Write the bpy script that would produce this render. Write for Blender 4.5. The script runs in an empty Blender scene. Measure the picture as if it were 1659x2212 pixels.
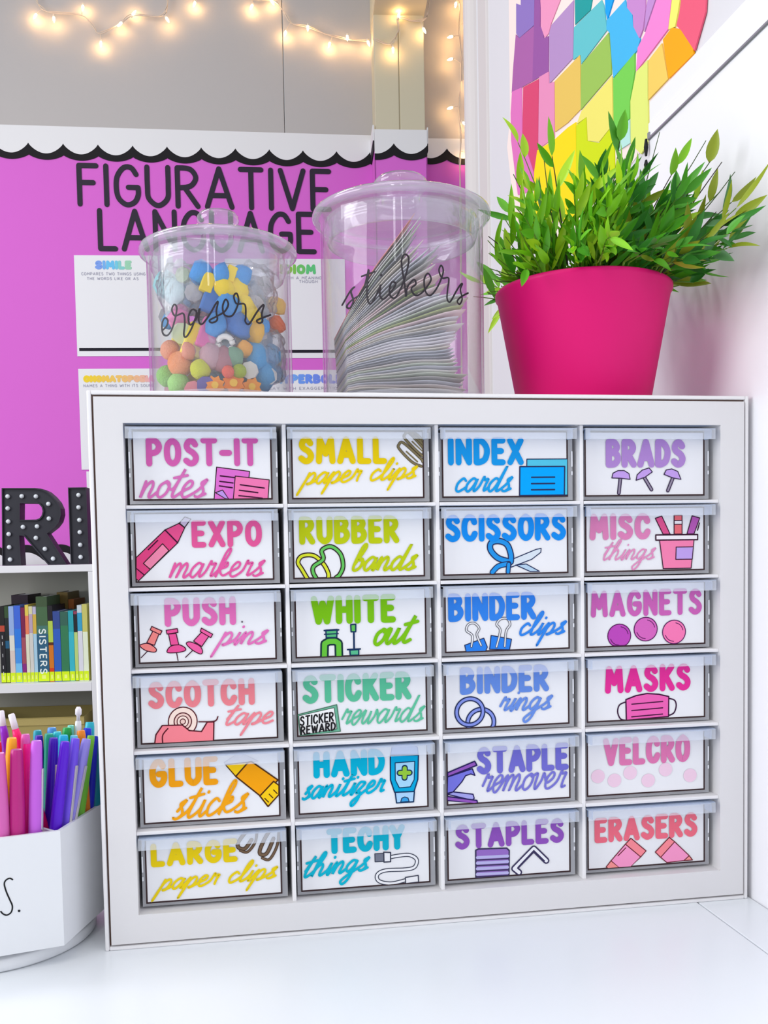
import bpy, math, random
from mathutils import Vector, Matrix, noise
from mathutils.geometry import tessellate_polygon
R = random.Random(7)
SC = bpy.context.scene
COL = SC.collection

# ------------------------------------------------------------------ camera, world, lights, exposure
cam_d = bpy.data.cameras.new('camera')
cam = bpy.data.objects.new('camera', cam_d); COL.objects.link(cam)
cam_d.sensor_fit = 'HORIZONTAL'; cam_d.sensor_width = 36
cam_d.lens = 2037.92 / 1659 * 36
cam_d.shift_x = (829.5 - 813.72) / 1659
cam_d.shift_y = (1301.2 - 1106) / 1659
cam_d.clip_start = .01
cam.matrix_world = Matrix.Translation((.0931, -.6993, .2876)) @ Matrix.Rotation(-.1596, 4, 'Z') @ Matrix.Rotation(math.pi / 2 - .0526, 4, 'X') @ Matrix.Rotation(-.0184, 4, 'Z')
SC.camera = cam

w = bpy.data.worlds.new('world'); SC.world = w; w.use_nodes = True
w.node_tree.nodes['Background'].inputs[0].default_value = (.93, .96, 1, 1)
w.node_tree.nodes['Background'].inputs[1].default_value = .58

def area(name, loc, rot, sx, sy, power, col=(1, 1, 1)):
    d = bpy.data.lights.new(name, 'AREA'); d.shape = 'RECTANGLE'; d.size = sx; d.size_y = sy; d.energy = power; d.color = col
    o = bpy.data.objects.new(name, d); COL.objects.link(o); o.location = loc; o.rotation_euler = rot
    return o
area('ceiling_light', (.0, -.5, 1.95), (0, 0, 0), 1.2, .3, 7, (1, .985, .96))
area('ceiling_light', (-.9, -1.3, 1.95), (0, 0, 0), 1.2, .3, 8, (1, .99, .97))
area('ceiling_light', (-1.0, .6, 1.95), (math.radians(18), 0, 0), 1.2, .5, 18, (1, .99, .97))
area('added_light', (-2.5, -.5, .9), (math.radians(85), 0, math.radians(-90)), 2.0, 1.4, 68, (.95, .98, 1))  # unseen fill from the left, added to brighten the right-hand board
area('added_light', (-.75, -2.6, 1.0), (math.radians(88), 0, math.radians(-16)), .15, 1.3, 6, (.95, .98, 1))  # unseen tall strip, added so the jars reflect bright vertical streaks
area('added_light', (-.25, -2.7, 1.0), (math.radians(88), 0, math.radians(-6)), .08, 1.3, 3.5, (.95, .98, 1))  # second, narrower strip added for the jar streaks

SC.view_settings.view_transform = 'Standard'; SC.view_settings.look = 'None'
SC.view_settings.exposure = -0.29; SC.view_settings.gamma = 1
SC.view_settings.use_curve_mapping = False
SC.cycles.transparent_max_bounces = 40
SC.cycles.max_bounces = 8
SC.cycles.sample_clamp_indirect = 4

# ------------------------------------------------------------------ helpers
def lin(c):
    c = c / 255
    return c / 12.92 if c <= .04045 else ((c + .055) / 1.055) ** 2.4
MATS = {}
def flat(rgb, rough=.55, spec=.3, key='paint', bump=0, scale=60, coat=0, metal=0):
    k = (key, tuple(rgb), rough, spec, bump)
    if k in MATS: return MATS[k]
    m = bpy.data.materials.new('%s_%02x%02x%02x' % ((key,) + tuple(int(v) for v in rgb))); m.use_nodes = True
    nt = m.node_tree; b = nt.nodes['Principled BSDF']
    base = tuple(lin(v) for v in rgb) + (1,)
    b.inputs['Base Color'].default_value = base
    b.inputs['Roughness'].default_value = rough
    b.inputs['Specular IOR Level'].default_value = spec
    b.inputs['Coat Weight'].default_value = coat
    b.inputs['Metallic'].default_value = metal
    m.diffuse_color = base
    if bump:
        tc = nt.nodes.new('ShaderNodeTexCoord'); n = nt.nodes.new('ShaderNodeTexNoise'); n.inputs['Scale'].default_value = scale
        n.inputs['Detail'].default_value = 4
        bp = nt.nodes.new('ShaderNodeBump'); bp.inputs['Strength'].default_value = bump; bp.inputs['Distance'].default_value = .004
        nt.links.new(tc.outputs['Object'], n.inputs['Vector']); nt.links.new(n.outputs['Fac'], bp.inputs['Height'])
        nt.links.new(bp.outputs['Normal'], b.inputs['Normal'])
    MATS[k] = m
    return m
def film(name, tint, cover, cover_fac, rough=.05, ior=1.45, gloss=1.0, noise_scale=0, noise_amt=0):
    """thin clear or frosted plastic: transparent + a share of diffuse + fresnel gloss"""
    if name in MATS: return MATS[name]
    m = bpy.data.materials.new(name); m.use_nodes = True; nt = m.node_tree; nt.nodes.clear(); N = nt.nodes.new; L = nt.links.new
    out = N('ShaderNodeOutputMaterial'); tr = N('ShaderNodeBsdfTransparent'); df = N('ShaderNodeBsdfDiffuse'); gl = N('ShaderNodeBsdfGlossy')
    tr.inputs[0].default_value = tuple(lin(v) for v in tint) + (1,)
    df.inputs[0].default_value = tuple(lin(v) for v in cover) + (1,)
    gl.inputs['Roughness'].default_value = rough
    m1 = N('ShaderNodeMixShader'); m2 = N('ShaderNodeMixShader'); fr = N('ShaderNodeLayerWeight'); fr.inputs[0].default_value = .5
    pw = N('ShaderNodeMath'); pw.operation = 'POWER'; pw.inputs[1].default_value = 4.0
    mu = N('ShaderNodeMath'); mu.operation = 'MULTIPLY_ADD'; mu.inputs[1].default_value = .75*gloss; mu.inputs[2].default_value = .045*gloss; mu.use_clamp = True
    m1.inputs[0].default_value = cover_fac
    L(tr.outputs[0], m1.inputs[1]); L(df.outputs[0], m1.inputs[2])
    L(fr.outputs['Facing'], pw.inputs[0]); L(pw.outputs[0], mu.inputs[0]); L(mu.outputs[0], m2.inputs[0]); L(m1.outputs[0], m2.inputs[1]); L(gl.outputs[0], m2.inputs[2])
    L(m2.outputs[0], out.inputs[0])
    if noise_scale:
        tc = N('ShaderNodeTexCoord'); n = N('ShaderNodeTexNoise'); n.inputs['Scale'].default_value = noise_scale; n.inputs['Detail'].default_value = 5
        bp = N('ShaderNodeBump'); bp.inputs['Strength'].default_value = noise_amt; bp.inputs['Distance'].default_value = .003
        L(tc.outputs['Object'], n.inputs['Vector']); L(n.outputs['Fac'], bp.inputs['Height'])
        L(bp.outputs['Normal'], gl.inputs['Normal']); L(bp.outputs['Normal'], fr.inputs['Normal']); L(bp.outputs['Normal'], df.inputs['Normal'])
    m.diffuse_color = (.8, .85, .9, .4)
    MATS[name] = m
    return m
def glow(rgb, strength, key='lit_bulb'):
    m = bpy.data.materials.new(key); m.use_nodes = True; b = m.node_tree.nodes['Principled BSDF']
    b.inputs['Base Color'].default_value = (1, .9, .7, 1)
    b.inputs['Emission Color'].default_value = tuple(lin(v) for v in rgb) + (1,); b.inputs['Emission Strength'].default_value = strength
    return m

class MB:
    step = 4e-6; dir = (0, -1, 0)
    def __init__(s): s.v = []; s.f = []; s.m = []; s.mats = []
    def mi(s, m):
        if m not in s.mats: s.mats.append(m)
        return s.mats.index(m)
    def add(s, vs, fs, m):
        o = len(s.v); s.v += [tuple(v) for v in vs]; k = s.mi(m)
        for f in fs: s.f.append(tuple(i + o for i in f)); s.m.append(k)
        return s
    def box(s, a, b, m):
        x0, y0, z0 = a; x1, y1, z1 = b
        vs = [(x0,y0,z0),(x1,y0,z0),(x1,y1,z0),(x0,y1,z0),(x0,y0,z1),(x1,y0,z1),(x1,y1,z1),(x0,y1,z1)]
        return s.add(vs, [(0,3,2,1),(4,5,6,7),(0,1,5,4),(1,2,6,5),(2,3,7,6),(3,0,4,7)], m)
    def lathe(s, prof, m, c=(0,0,0), n=48, cap=False):
        vs = []; fs = []
        for r, z in prof:
            for i in range(n):
                a = 2*math.pi*i/n; vs.append((c[0]+r*math.cos(a), c[1]+r*math.sin(a), c[2]+z))
        for j in range(len(prof)-1):
            for i in range(n):
                k = (i+1) % n; fs.append((j*n+i, j*n+k, (j+1)*n+k, (j+1)*n+i))
        if cap: fs.append(tuple(reversed(range(n)))); fs.append(tuple((len(prof)-1)*n+i for i in range(n)))
        return s.add(vs, fs, m)
    def tube(s, pts, rad, m, n=6, cap=True):
        pts = [Vector(p) for p in pts]; rs = rad if isinstance(rad, (list, tuple)) else [rad]*len(pts)
        vs = []; fs = []; up = Vector((.13, .21, .97))
        for i, p in enumerate(pts):
            t = (pts[min(i+1, len(pts)-1)] - pts[max(i-1, 0)]).normalized()
            a = t.cross(up if abs(t.dot(up)) < .93 else Vector((1, .1, 0))).normalized(); b = t.cross(a)
            for k in range(n):
                q = 2*math.pi*k/n; vs.append(p + (a*math.cos(q) + b*math.sin(q))*rs[i])
        for i in range(len(pts)-1):
            for k in range(n): l = (k+1) % n; fs.append((i*n+k, i*n+l, (i+1)*n+l, (i+1)*n+k))
        if cap: fs.append(tuple(reversed(range(n)))); fs.append(tuple((len(pts)-1)*n+k for k in range(n)))
        return s.add(vs, fs, m)
    def prism(s, loops, d0, d1, m, mside=None, P=None):
        """2D loops (first outer, others holes) extruded from depth d0 (front) to d1 (back); P maps (u, v, d) to 3D"""
        P = P or (lambda u, v, d: (u, d, v))
        tris = tessellate_polygon([[Vector((u, v, 0)) for u, v in l] for l in loops])
        allp = [p for l in loops for p in l]; n = len(allp)
        s.add([P(u, v, d0) for u, v in allp], tris, m); s.add([P(u, v, d1) for u, v in allp], [tuple(reversed(t)) for t in tris], m)
        for l in loops:
            k = len(l); vs = [P(u, v, d0) for u, v in l] + [P(u, v, d1) for u, v in l]
            s.add(vs, [(i, (i+1) % k, k+(i+1) % k, k+i) for i in range(k)], mside or m)
        return s
    def poly(s, pts, m, P):
        tris = tessellate_polygon([[Vector((u, v, 0)) for u, v in pts]])
        return s.add([P(u, v) for u, v in pts], tris, m)
    def line(s, pts, wd, m, P, smooth=False, closed=False, joints=True):
        """a flat pen stroke of width wd along 2D points"""
        if smooth: pts = spline(pts, closed)
        elif closed: pts = list(pts) + [pts[0]]
        h = wd/2; n = len(pts); P0 = P; s.k = getattr(s, 'k', 0)
        def P(u, v, e=0):
            a = P0(u, v); q = s.step*((s.k % 9)+1+e); return (a[0]+s.dir[0]*q, a[1]+s.dir[1]*q, a[2]+s.dir[2]*q)
        if smooth:
            vs = []
            for i in range(n):
                a = pts[max(i-1, 0)]; b = pts[min(i+1, n-1)]
                if closed and i in (0, n-1): a, b = pts[n-2], pts[1]
                dx, dy = b[0]-a[0], b[1]-a[1]; l = math.hypot(dx, dy) or 1
                vs += [(pts[i][0]-dy/l*h, pts[i][1]+dx/l*h), (pts[i][0]+dy/l*h, pts[i][1]-dx/l*h)]
            s.k += 1
            s.add([P(*v, e=.5*(j//2)/n*2) for j, v in enumerate(vs)], [(2*i, 2*i+1, 2*i+3, 2*i+2) for i in range(n-1)], m)
            ends = [pts[0], pts[-1]]
        else:
            for a, b in zip(pts, pts[1:]):
                dx, dy = b[0]-a[0], b[1]-a[1]; l = math.hypot(dx, dy) or 1; nx, ny = -dy/l*h, dx/l*h
                s.k += 1; s.add([P(a[0]+nx, a[1]+ny), P(a[0]-nx, a[1]-ny), P(b[0]-nx, b[1]-ny), P(b[0]+nx, b[1]+ny)], [(0, 1, 2, 3)], m)
            ends = pts
        if joints:
            k = 10
            for c in ends:
                s.k += 1
                s.add([P(c[0]+h*math.cos(6.2832*i/k), c[1]+h*math.sin(6.2832*i/k)) for i in range(k)], [tuple(range(k))], m)
        return s
    def build(s, name, parent=None, loc=None, smooth=False, bevel=0, rotz=0, **tags):
        me = bpy.data.meshes.new(name); me.from_pydata(s.v, [], s.f)
        for m in s.mats: me.materials.append(m)
        me.polygons.foreach_set('material_index', s.m)
        if smooth: me.polygons.foreach_set('use_smooth', [True]*len(s.f))
        me.update()
        return put(name, me, parent, loc, bevel, rotz, smooth, **tags)
def put(name, me, parent=None, loc=None, bevel=0, rotz=0, smooth=False, **tags):
    o = bpy.data.objects.new(name, me); COL.objects.link(o)
    if parent: o.parent = parent
    if loc: o.location = loc
    if rotz: o.rotation_euler = (0, 0, rotz)
    if bevel:
        b = o.modifiers.new('bevel', 'BEVEL'); b.width = bevel; b.segments = 2; b.limit_method = 'ANGLE'; b.angle_limit = .6
    for k, v in tags.items(): o[k] = v
    return o
def thing(name, label, cat, loc=(0, 0, 0), rotz=0, group=None):
    o = bpy.data.objects.new(name, None); COL.objects.link(o); o.empty_display_size = .02
    o.location = loc; o.rotation_euler = (0, 0, rotz); o['label'] = label; o['category'] = cat
    if group: o['group'] = group
    return o
def tag(o, label, cat, group=None):
    o['label'] = label; o['category'] = cat
    if group: o['group'] = group
    return o
def spline(p, closed=False, k=6):
    n = len(p)
    if n < 3: return list(p)
    g = (lambda i: p[i % n]) if closed else (lambda i: p[max(0, min(n-1, i))])
    out = []
    for i in range(n if closed else n-1):
        a, b, c, d = g(i-1), g(i), g(i+1), g(i+2)
        for j in range(k):
            t = j/k
            out.append(tuple(.5*(2*b[q] + (c[q]-a[q])*t + (2*a[q]-5*b[q]+4*c[q]-d[q])*t*t + (3*b[q]-a[q]-3*c[q]+d[q])*t**3) for q in range(len(b))))
    out.append(p[0] if closed else p[-1])
    return out

# ------------------------------------------------------------------ hand lettering
# capitals: width, [(smooth?, points)] in a box one unit high
CAPS = {
'A': (.62, [(0, [(0,0),(.31,1),(.62,0)]), (0, [(.12,.3),(.5,.3)])]),
'B': (.5, [(0, [(0,0),(0,1)]), (1, [(0,1),(.3,.98),(.44,.78),(.3,.58),(0,.54)]), (1, [(0,.54),(.36,.5),(.5,.27),(.34,.04),(0,0)])]),
'C': (.52, [(1, [(.5,.76),(.4,.95),(.2,.98),(.04,.78),(0,.5),(.04,.2),(.2,.02),(.4,.05),(.52,.24)])]),
'D': (.52, [(0, [(0,0),(0,1)]), (1, [(0,1),(.28,.95),(.48,.72),(.52,.45),(.42,.15),(.2,.02),(0,0)])]),
'E': (.42, [(0, [(.42,1),(0,1),(0,0),(.42,0)]), (0, [(0,.52),(.34,.52)])]),
'F': (.42, [(0, [(.42,1),(0,1),(0,0)]), (0, [(0,.56),(.34,.56)])]),
'G': (.54, [(1, [(.5,.8),(.38,.97),(.2,.97),(.04,.76),(0,.48),(.05,.18),(.24,.01),(.44,.07),(.54,.26),(.54,.46)]), (0, [(.54,.46),(.3,.46)])]),
'H': (.5, [(0, [(0,0),(0,1)]), (0, [(.5,0),(.5,1)]), (0, [(0,.5),(.5,.5)])]),
'I': (.02, [(0, [(.01,0),(.01,1)])]),
'K': (.5, [(0, [(0,0),(0,1)]), (0, [(.48,1),(.04,.42)]), (0, [(.16,.58),(.5,0)])]),
'L': (.4, [(0, [(0,1),(0,0),(.4,0)])]),
'M': (.66, [(0, [(0,0),(.06,1),(.33,.34),(.6,1),(.66,0)])]),
'N': (.52, [(0, [(0,0),(0,1),(.52,0),(.52,1)])]),
'O': (.54, [(1, [(.27,1),(.06,.82),(0,.5),(.06,.16),(.27,0),(.48,.16),(.54,.5),(.48,.82),(.27,1)])]),
'P': (.48, [(0, [(0,0),(0,1)]), (1, [(0,1),(.32,.97),(.48,.74),(.34,.5),(0,.44)])]),
'R': (.5, [(0, [(0,0),(0,1)]), (1, [(0,1),(.32,.97),(.46,.75),(.32,.53),(0,.48)]), (0, [(.18,.48),(.5,0)])]),
'S': (.48, [(1, [(.45,.82),(.32,.97),(.14,.95),(.04,.77),(.12,.6),(.34,.46),(.47,.27),(.4,.07),(.2,0),(0,.13)])]),
'T': (.52, [(0, [(0,1),(.52,1)]), (0, [(.26,1),(.26,0)])]),
'U': (.52, [(1, [(0,1),(0,.5),(.03,.18),(.26,0),(.49,.18),(.52,.5),(.52,1)])]),
'V': (.58, [(0, [(0,1),(.29,0),(.58,1)])]),
'W': (.8, [(0, [(0,1),(.2,0),(.4,.8),(.6,0),(.8,1)])]),
'X': (.54, [(0, [(0,0),(.54,1)]), (0, [(0,1),(.54,0)])]),
'Y': (.54, [(0, [(0,1),(.27,.48)]), (0, [(.54,1),(.27,.48),(.27,0)])]),
'-': (.34, [(0, [(0,.46),(.34,.46)])]),
'.': (.02, [(0, [(.01,0),(.01,.02)])]),
' ': (.25, []),
}
def caps(text, gap=.3):
    x = 0; out = []
    for ch in text:
        wd, st = CAPS[ch]
        out.append([(sm, [(x+a, b) for a, b in p]) for sm, p in st]); x += wd + gap
    return out, x - gap
# joined-up lower case: advance, path, extra strokes; x-height one unit
CURS = {
'a': (.78, [(.52,.86),(.3,1),(.07,.62),(.08,.18),(.27,0),(.47,.4),(.57,.95),(.55,.3),(.64,.02),(.78,.15)], []),
'b': (.66, [(.12,.5),(.38,1.65),(.3,2),(.16,1.6),(.1,.3),(.26,0),(.5,.3),(.46,.85),(.26,.8),(.5,.75),(.66,.85)], []),
'c': (.62, [(.5,.82),(.3,1),(.07,.62),(.1,.15),(.3,0),(.62,.22)], []),
'd': (.84, [(.52,.86),(.3,1),(.07,.62),(.08,.18),(.27,0),(.5,.5),(.72,1.95),(.58,.3),(.68,.02),(.84,.15)], []),
'e': (.64, [(.1,.38),(.4,.62),(.42,.92),(.24,1),(.06,.6),(.12,.12),(.34,0),(.64,.22)], []),
'g': (.76, [(.52,.86),(.3,1),(.07,.62),(.1,.2),(.28,.05),(.48,.45),(.56,.95),(.46,-.5),(.22,-1),(.03,-.72),(.36,-.2),(.76,.2)], []),
'h': (.8, [(.1,.5),(.38,1.65),(.3,2),(.16,1.5),(.08,0),(.14,.6),(.38,1),(.52,.75),(.5,.2),(.6,0),(.8,.15)], []),
'i': (.44, [(.1,.4),(.2,1),(.16,.25),(.26,0),(.44,.15)], [[(.24,1.42),(.25,1.47)]]),
'k': (.74, [(.1,.5),(.38,1.65),(.3,2),(.16,1.5),(.08,0),(.16,.5),(.44,1),(.5,.72),(.2,.5),(.46,.08),(.74,.12)], []),
'l': (.46, [(.1,.5),(.38,1.65),(.3,2),(.16,1.5),(.13,.25),(.26,0),(.46,.15)], []),
'm': (1.06, [(.08,1),(.08,0),(.16,.65),(.34,1),(.46,.7),(.42,0),(.52,.65),(.7,1),(.82,.7),(.78,.15),(.88,0),(1.06,.15)], []),
'n': (.76, [(.08,1),(.08,0),(.16,.65),(.38,1),(.5,.7),(.46,.15),(.57,0),(.76,.15)], []),
'o': (.66, [(.36,1),(.1,.72),(.1,.2),(.3,0),(.52,.28),(.54,.78),(.36,1),(.46,.8),(.66,.85)], []),
'p': (.72, [(.14,1),(.08,0),(-.04,-1),(.06,0),(.18,.7),(.4,1),(.56,.7),(.48,.15),(.28,0),(.4,.0),(.72,.15)], []),
'r': (.62, [(.06,.4),(.16,1.12),(.24,.88),(.46,.95),(.42,.5),(.44,.05),(.62,.12)], []),
's': (.62, [(.2,.45),(.46,1.05),(.36,1.02),(.24,.85),(.42,.5),(.48,.22),(.3,0),(.1,.08),(.3,.0),(.62,.2)], []),
't': (.56, [(.12,.5),(.38,1.75),(.26,1.0),(.18,.25),(.3,0),(.56,.15)], [[(-.02,1.2),(.6,1.36)]]),
'u': (.8, [(.08,1),(.05,.3),(.2,0),(.42,.4),(.52,1),(.48,.2),(.6,0),(.8,.15)], []),
'v': (.66, [(.08,1),(.12,.3),(.22,0),(.42,.5),(.46,1),(.66,.85)], []),
'w': (.92, [(.06,1),(.06,.25),(.2,0),(.38,.45),(.42,.9),(.42,.2),(.54,0),(.72,.5),(.74,1),(.92,.85)], []),
'z': (.68, [(.06,.9),(.28,1),(.46,.86),(.2,.3),(.1,.08),(.36,.1),(.34,-.55),(.12,-1),(.0,-.65),(.4,-.1),(.68,.18)], []),
}
def cursive(text, shear=.32):
    x = 0; out = []; cur = []
    for ch in text:
        if ch == ' ':
            if cur: out.append(cur)
            cur = []; x += .55; continue
        adv, path, extra = CURS[ch]
        if ch in 'acdgo' and cur:      # round letters start with a lifted pen
            cur.append((x+.05, .32)); out.append(cur); cur = []
        cur += [(x+a, b) for a, b in path[:-1]]
        last = (x+path[-1][0], path[-1][1])
        for e in extra: out.append([(x+a, b) for a, b in e])
        x += adv
    if cur: cur.append(last); out.append(cur)
    return [[(a+b*shear, b) for a, b in s] for s in out]
def fit(strokes, x0, y0, x1, y1, rot=0):
    """scale strokes so that their bounding box fills (x0,y0)-(x1,y1), y up"""
    xs = [a for s in strokes for a, b in s]; ys = [b for s in strokes for a, b in s]
    ax, bx, ay, by = min(xs), max(xs), min(ys), max(ys)
    cx, cy = (x0+x1)/2, (y0+y1)/2; hx, hy = (x1-x0)/2, (y1-y0)/2
    res = []
    for s in strokes:
        q = []
        for a, b in s:
            u = ((a-ax)/(bx-ax or 1)*2-1)*hx; v = ((b-ay)/(by-ay or 1)*2-1)*hy + u*math.tan(rot)
            q.append((cx+u, cy+v))
        res.append(q)
    return res

# colour, outline (y, z) of each painted patch of the mural
MURAL=[
 ((140,115,190),[(0.651,1.0738),(0.631,1.0602),(0.6274,1.1076),(0.5707,1.074),(0.5765,1.0043),(0.6384,1.0205),(0.6524,1.034)]),
 ((168,95,165),[(0.6545,1.0315),(0.6385,1.0181),(0.5766,1.0014),(0.585,0.9341),(0.6761,0.9618),(0.6686,0.9914)]),
 ((150,85,160),[(0.5671,1.0719),(0.5564,1.0655),(0.5482,1.0107),(0.5503,0.9879),(0.5392,0.9808),(0.5361,0.9655),(0.519,0.9593),(0.5201,0.9157),(0.5823,0.934),(0.574,1.0006)]),
 ((235,150,190),[(0.5528,1.0634),(0.4326,0.9922),(0.5086,0.9688),(0.5172,0.9623),(0.5309,0.9634),(0.5461,0.9867),(0.5454,1.0092)]),
 ((178,142,195),[(0.429,0.9523),(0.4333,0.888),(0.5138,0.8975),(0.5139,0.9594),(0.5053,0.9649)]),
 ((15,155,155),[(0.4225,0.9913),(0.3516,0.949),(0.3762,0.9134),(0.4222,0.9224)]),
 ((95,192,200),[(0.4256,0.9195),(0.3436,0.9047),(0.3374,0.8958),(0.3294,0.8652),(0.4037,0.8664),(0.4057,0.878),(0.4287,0.8839)]),
 ((228,192,92),[(0.4094,0.8775),(0.4077,0.8156),(0.4513,0.8189),(0.4939,0.8267),(0.494,0.8885)]),
 ((228,142,185),[(0.5543,0.9228),(0.5185,0.9121),(0.5172,0.8969),(0.4979,0.8899),(0.4989,0.8222),(0.5605,0.8333)]),
 ((215,68,112),[(0.622,0.9411),(0.558,0.9211),(0.5642,0.8325),(0.5786,0.8089),(0.6269,0.8781)]),
 ((222,116,188),[(0.6741,0.9587),(0.63,0.9437),(0.6309,0.8792),(0.5823,0.8092),(0.5849,0.7875),(0.6519,0.8064),(0.6596,0.8269),(0.6808,0.8936),(0.6815,0.932)]),
 ((248,218,0),[(0.5631,0.8303),(0.5007,0.8168),(0.4515,0.811),(0.4252,0.8058),(0.4249,0.7643),(0.4263,0.6911),(0.5824,0.7448),(0.576,0.8079)]),
 ((205,222,0),[(0.4197,0.8003),(0.3881,0.7958),(0.3864,0.7687),(0.3518,0.7518),(0.323,0.754),(0.3115,0.7468),(0.31,0.6987),(0.4211,0.7298)]),
 ((152,192,85),[(0.4031,0.8638),(0.3238,0.8585),(0.3176,0.8309),(0.3173,0.8119),(0.4047,0.8143)]),
 ((236,226,110),[(0.418,0.8019),(0.4031,0.8101),(0.3154,0.8072),(0.3142,0.7509),(0.323,0.7553),(0.3517,0.7537),(0.3842,0.7686),(0.3869,0.7964)]),
 ((65,180,232),[(0.3264,0.874),(0.2789,0.8686),(0.2747,0.8588),(0.2616,0.8444),(0.26,0.8321),(0.2437,0.811),(0.2509,0.8037),(0.31,0.8054),(0.3143,0.8293),(0.3183,0.8561),(0.3271,0.8651)]),
 ((0,160,245),[(0.334,0.9385),(0.2823,0.9076),(0.3256,0.8757),(0.3305,0.8865)]),
 ((115,205,80),[(0.2566,0.802),(0.2567,0.7838),(0.2681,0.7604),(0.2701,0.7431),(0.3034,0.7433),(0.3088,0.7469),(0.31,0.8022)]),
 ((180,226,218),[(0.2696,0.7408),(0.2678,0.7167),(0.3037,0.7221),(0.3035,0.7408)]),
 ((196,136,202),[(0.2742,0.9028),(0.2313,0.8772),(0.2305,0.8324),(0.2365,0.8173),(0.2444,0.8129),(0.258,0.8315),(0.2591,0.8433),(0.2727,0.8582)]),
 ((242,132,206),[(0.1794,0.8462),(0.1659,0.8382),(0.1812,0.7877),(0.2511,0.783),(0.2468,0.8046),(0.2296,0.8096)]),
 ((190,140,205),[(0.2125,0.866),(0.1824,0.848),(0.2319,0.8128),(0.2282,0.8299)]),
 ((222,232,120),[(0.2511,0.7808),(0.2256,0.7789),(0.2254,0.7406),(0.2246,0.7005),(0.2411,0.6953),(0.2648,0.7154),(0.2654,0.7581)]),
 ((238,202,96),[(0.2222,0.7784),(0.1944,0.78),(0.1814,0.7409),(0.2231,0.7411)]),
 ((248,166,10),[(0.1901,0.782),(0.1719,0.7834),(0.1542,0.7721),(0.1317,0.7436),(0.1311,0.7389),(0.1787,0.7405)]),
 ((232,92,122),[(0.1439,0.825),(0.1055,0.8021),(0.1096,0.7638),(0.1255,0.7451),(0.1288,0.7413),(0.1528,0.7712),(0.1623,0.7808),(0.1567,0.7888)]),
 ((236,236,112),[(0.1631,0.8365),(0.1454,0.8259),(0.1607,0.791),(0.1661,0.7822),(0.1791,0.7866)]),
]
# pens: top, bottom, radius, colour, kind
PENS=[
((-0.0232, 0.002, 0.1558), (-0.0413, -0.0068, 0.019), 0.0038, (85, 0, 205), 'felt') ,
((-0.0112, 0.022, 0.1533), (-0.0388, 0.0037, 0.019), 0.0038, (150, 140, 225), 'clip') ,
((-0.0178, 0.014, 0.1556), (-0.0356, 0.0003, 0.019), 0.0036, (110, 75, 225), 'clip') ,
((-0.0098, 0.036, 0.153), (-0.0314, 0.0181, 0.019), 0.0033, (115, 195, 50), 'felt') ,
((-0.0072, 0.06, 0.1473), (-0.0176, 0.036, 0.019), 0.0044, (0, 130, 150), 'felt') ,
((-0.0093, 0.052, 0.1496), (-0.0208, 0.0333, 0.019), 0.0029, (20, 30, 200), 'felt') ,
((-0.0186, 0.046, 0.1555), (-0.0145, 0.0328, 0.019), 0.0036, (250, 140, 30), 'felt') ,
((-0.0339, 0.018, 0.1559), (-0.0434, 0.0132, 0.019), 0.0037, (60, 0, 180), 'clip') ,
((-0.0228, 0.062, 0.1604), (-0.0286, 0.0534, 0.019), 0.0027, (235, 235, 240), 'ball') ,
((-0.029, 0.03, 0.1555), (-0.0355, 0.0248, 0.019), 0.004, (30, 190, 230), 'felt') ,
((-0.022, 0.034, 0.154), (-0.0292, 0.0289, 0.019), 0.0033, (110, 205, 240), 'felt') ,
((-0.0291, 0.048, 0.1578), (-0.0335, 0.041, 0.019), 0.0039, (10, 160, 70), 'felt') ,
((-0.04, 0.034, 0.1563), (-0.0448, 0.034, 0.019), 0.0038, (10, 160, 130), 'felt') ,
((-0.035, 0.04, 0.1564), (-0.0406, 0.04, 0.019), 0.0035, (50, 200, 215), 'felt') ,
((-0.041, 0.052, 0.1577), (-0.0443, 0.052, 0.019), 0.0039, (80, 150, 225), 'felt') ,
((-0.0513, 0.05, 0.1564), (-0.0522, 0.05, 0.019), 0.0035, (30, 160, 180), 'felt') ,
((-0.0477, 0.036, 0.1549), (-0.0475, 0.036, 0.019), 0.0033, (70, 20, 180), 'felt') ,
((-0.016, 0.062, 0.1543), (-0.0258, 0.0484, 0.019), 0.0036, (20, 50, 220), 'felt') ,
((-0.0155, 0.072, 0.1573), (-0.0208, 0.0549, 0.019), 0.004, (30, 180, 200), 'felt') ,
((-0.0282, 0.06, 0.1574), (-0.0359, 0.0644, 0.019), 0.0029, (120, 220, 200), 'felt') ,
((-0.0406, -0.01, 0.1597), (-0.0469, -0.0122, 0.019), 0.0042, (195, 95, 220), 'clip') ,
((-0.0536, -0.013, 0.1547), (-0.0567, -0.0152, 0.019), 0.0047, (185, 30, 125), 'felt') ,
((-0.065, -0.016, 0.1533), (-0.0644, -0.016, 0.019), 0.0048, (215, 100, 180), 'felt') ,
((-0.0494, 0.002, 0.1558), (-0.0548, -0.0025, 0.019), 0.0032, (250, 20, 150), 'felt') ,
((-0.0588, -0.002, 0.161), (-0.0705, -0.002, 0.019), 0.0039, (250, 170, 30), 'felt') ,
((-0.0508, 0.004, 0.1621), (-0.0534, -0.0009, 0.019), 0.0035, (220, 90, 180), 'felt') ,
((-0.0618, 0.012, 0.176), (-0.0256, 0.012, 0.019), 0.0037, (250, 0, 110), 'white_end') ,
((-0.0696, 0.016, 0.1781), (-0.0528, 0.016, 0.019), 0.0034, (140, 10, 190), 'white_end') ,
((-0.0704, 0.006, 0.157), (-0.0731, 0.006, 0.019), 0.003, (220, 40, 80), 'felt') ,
]

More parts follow.
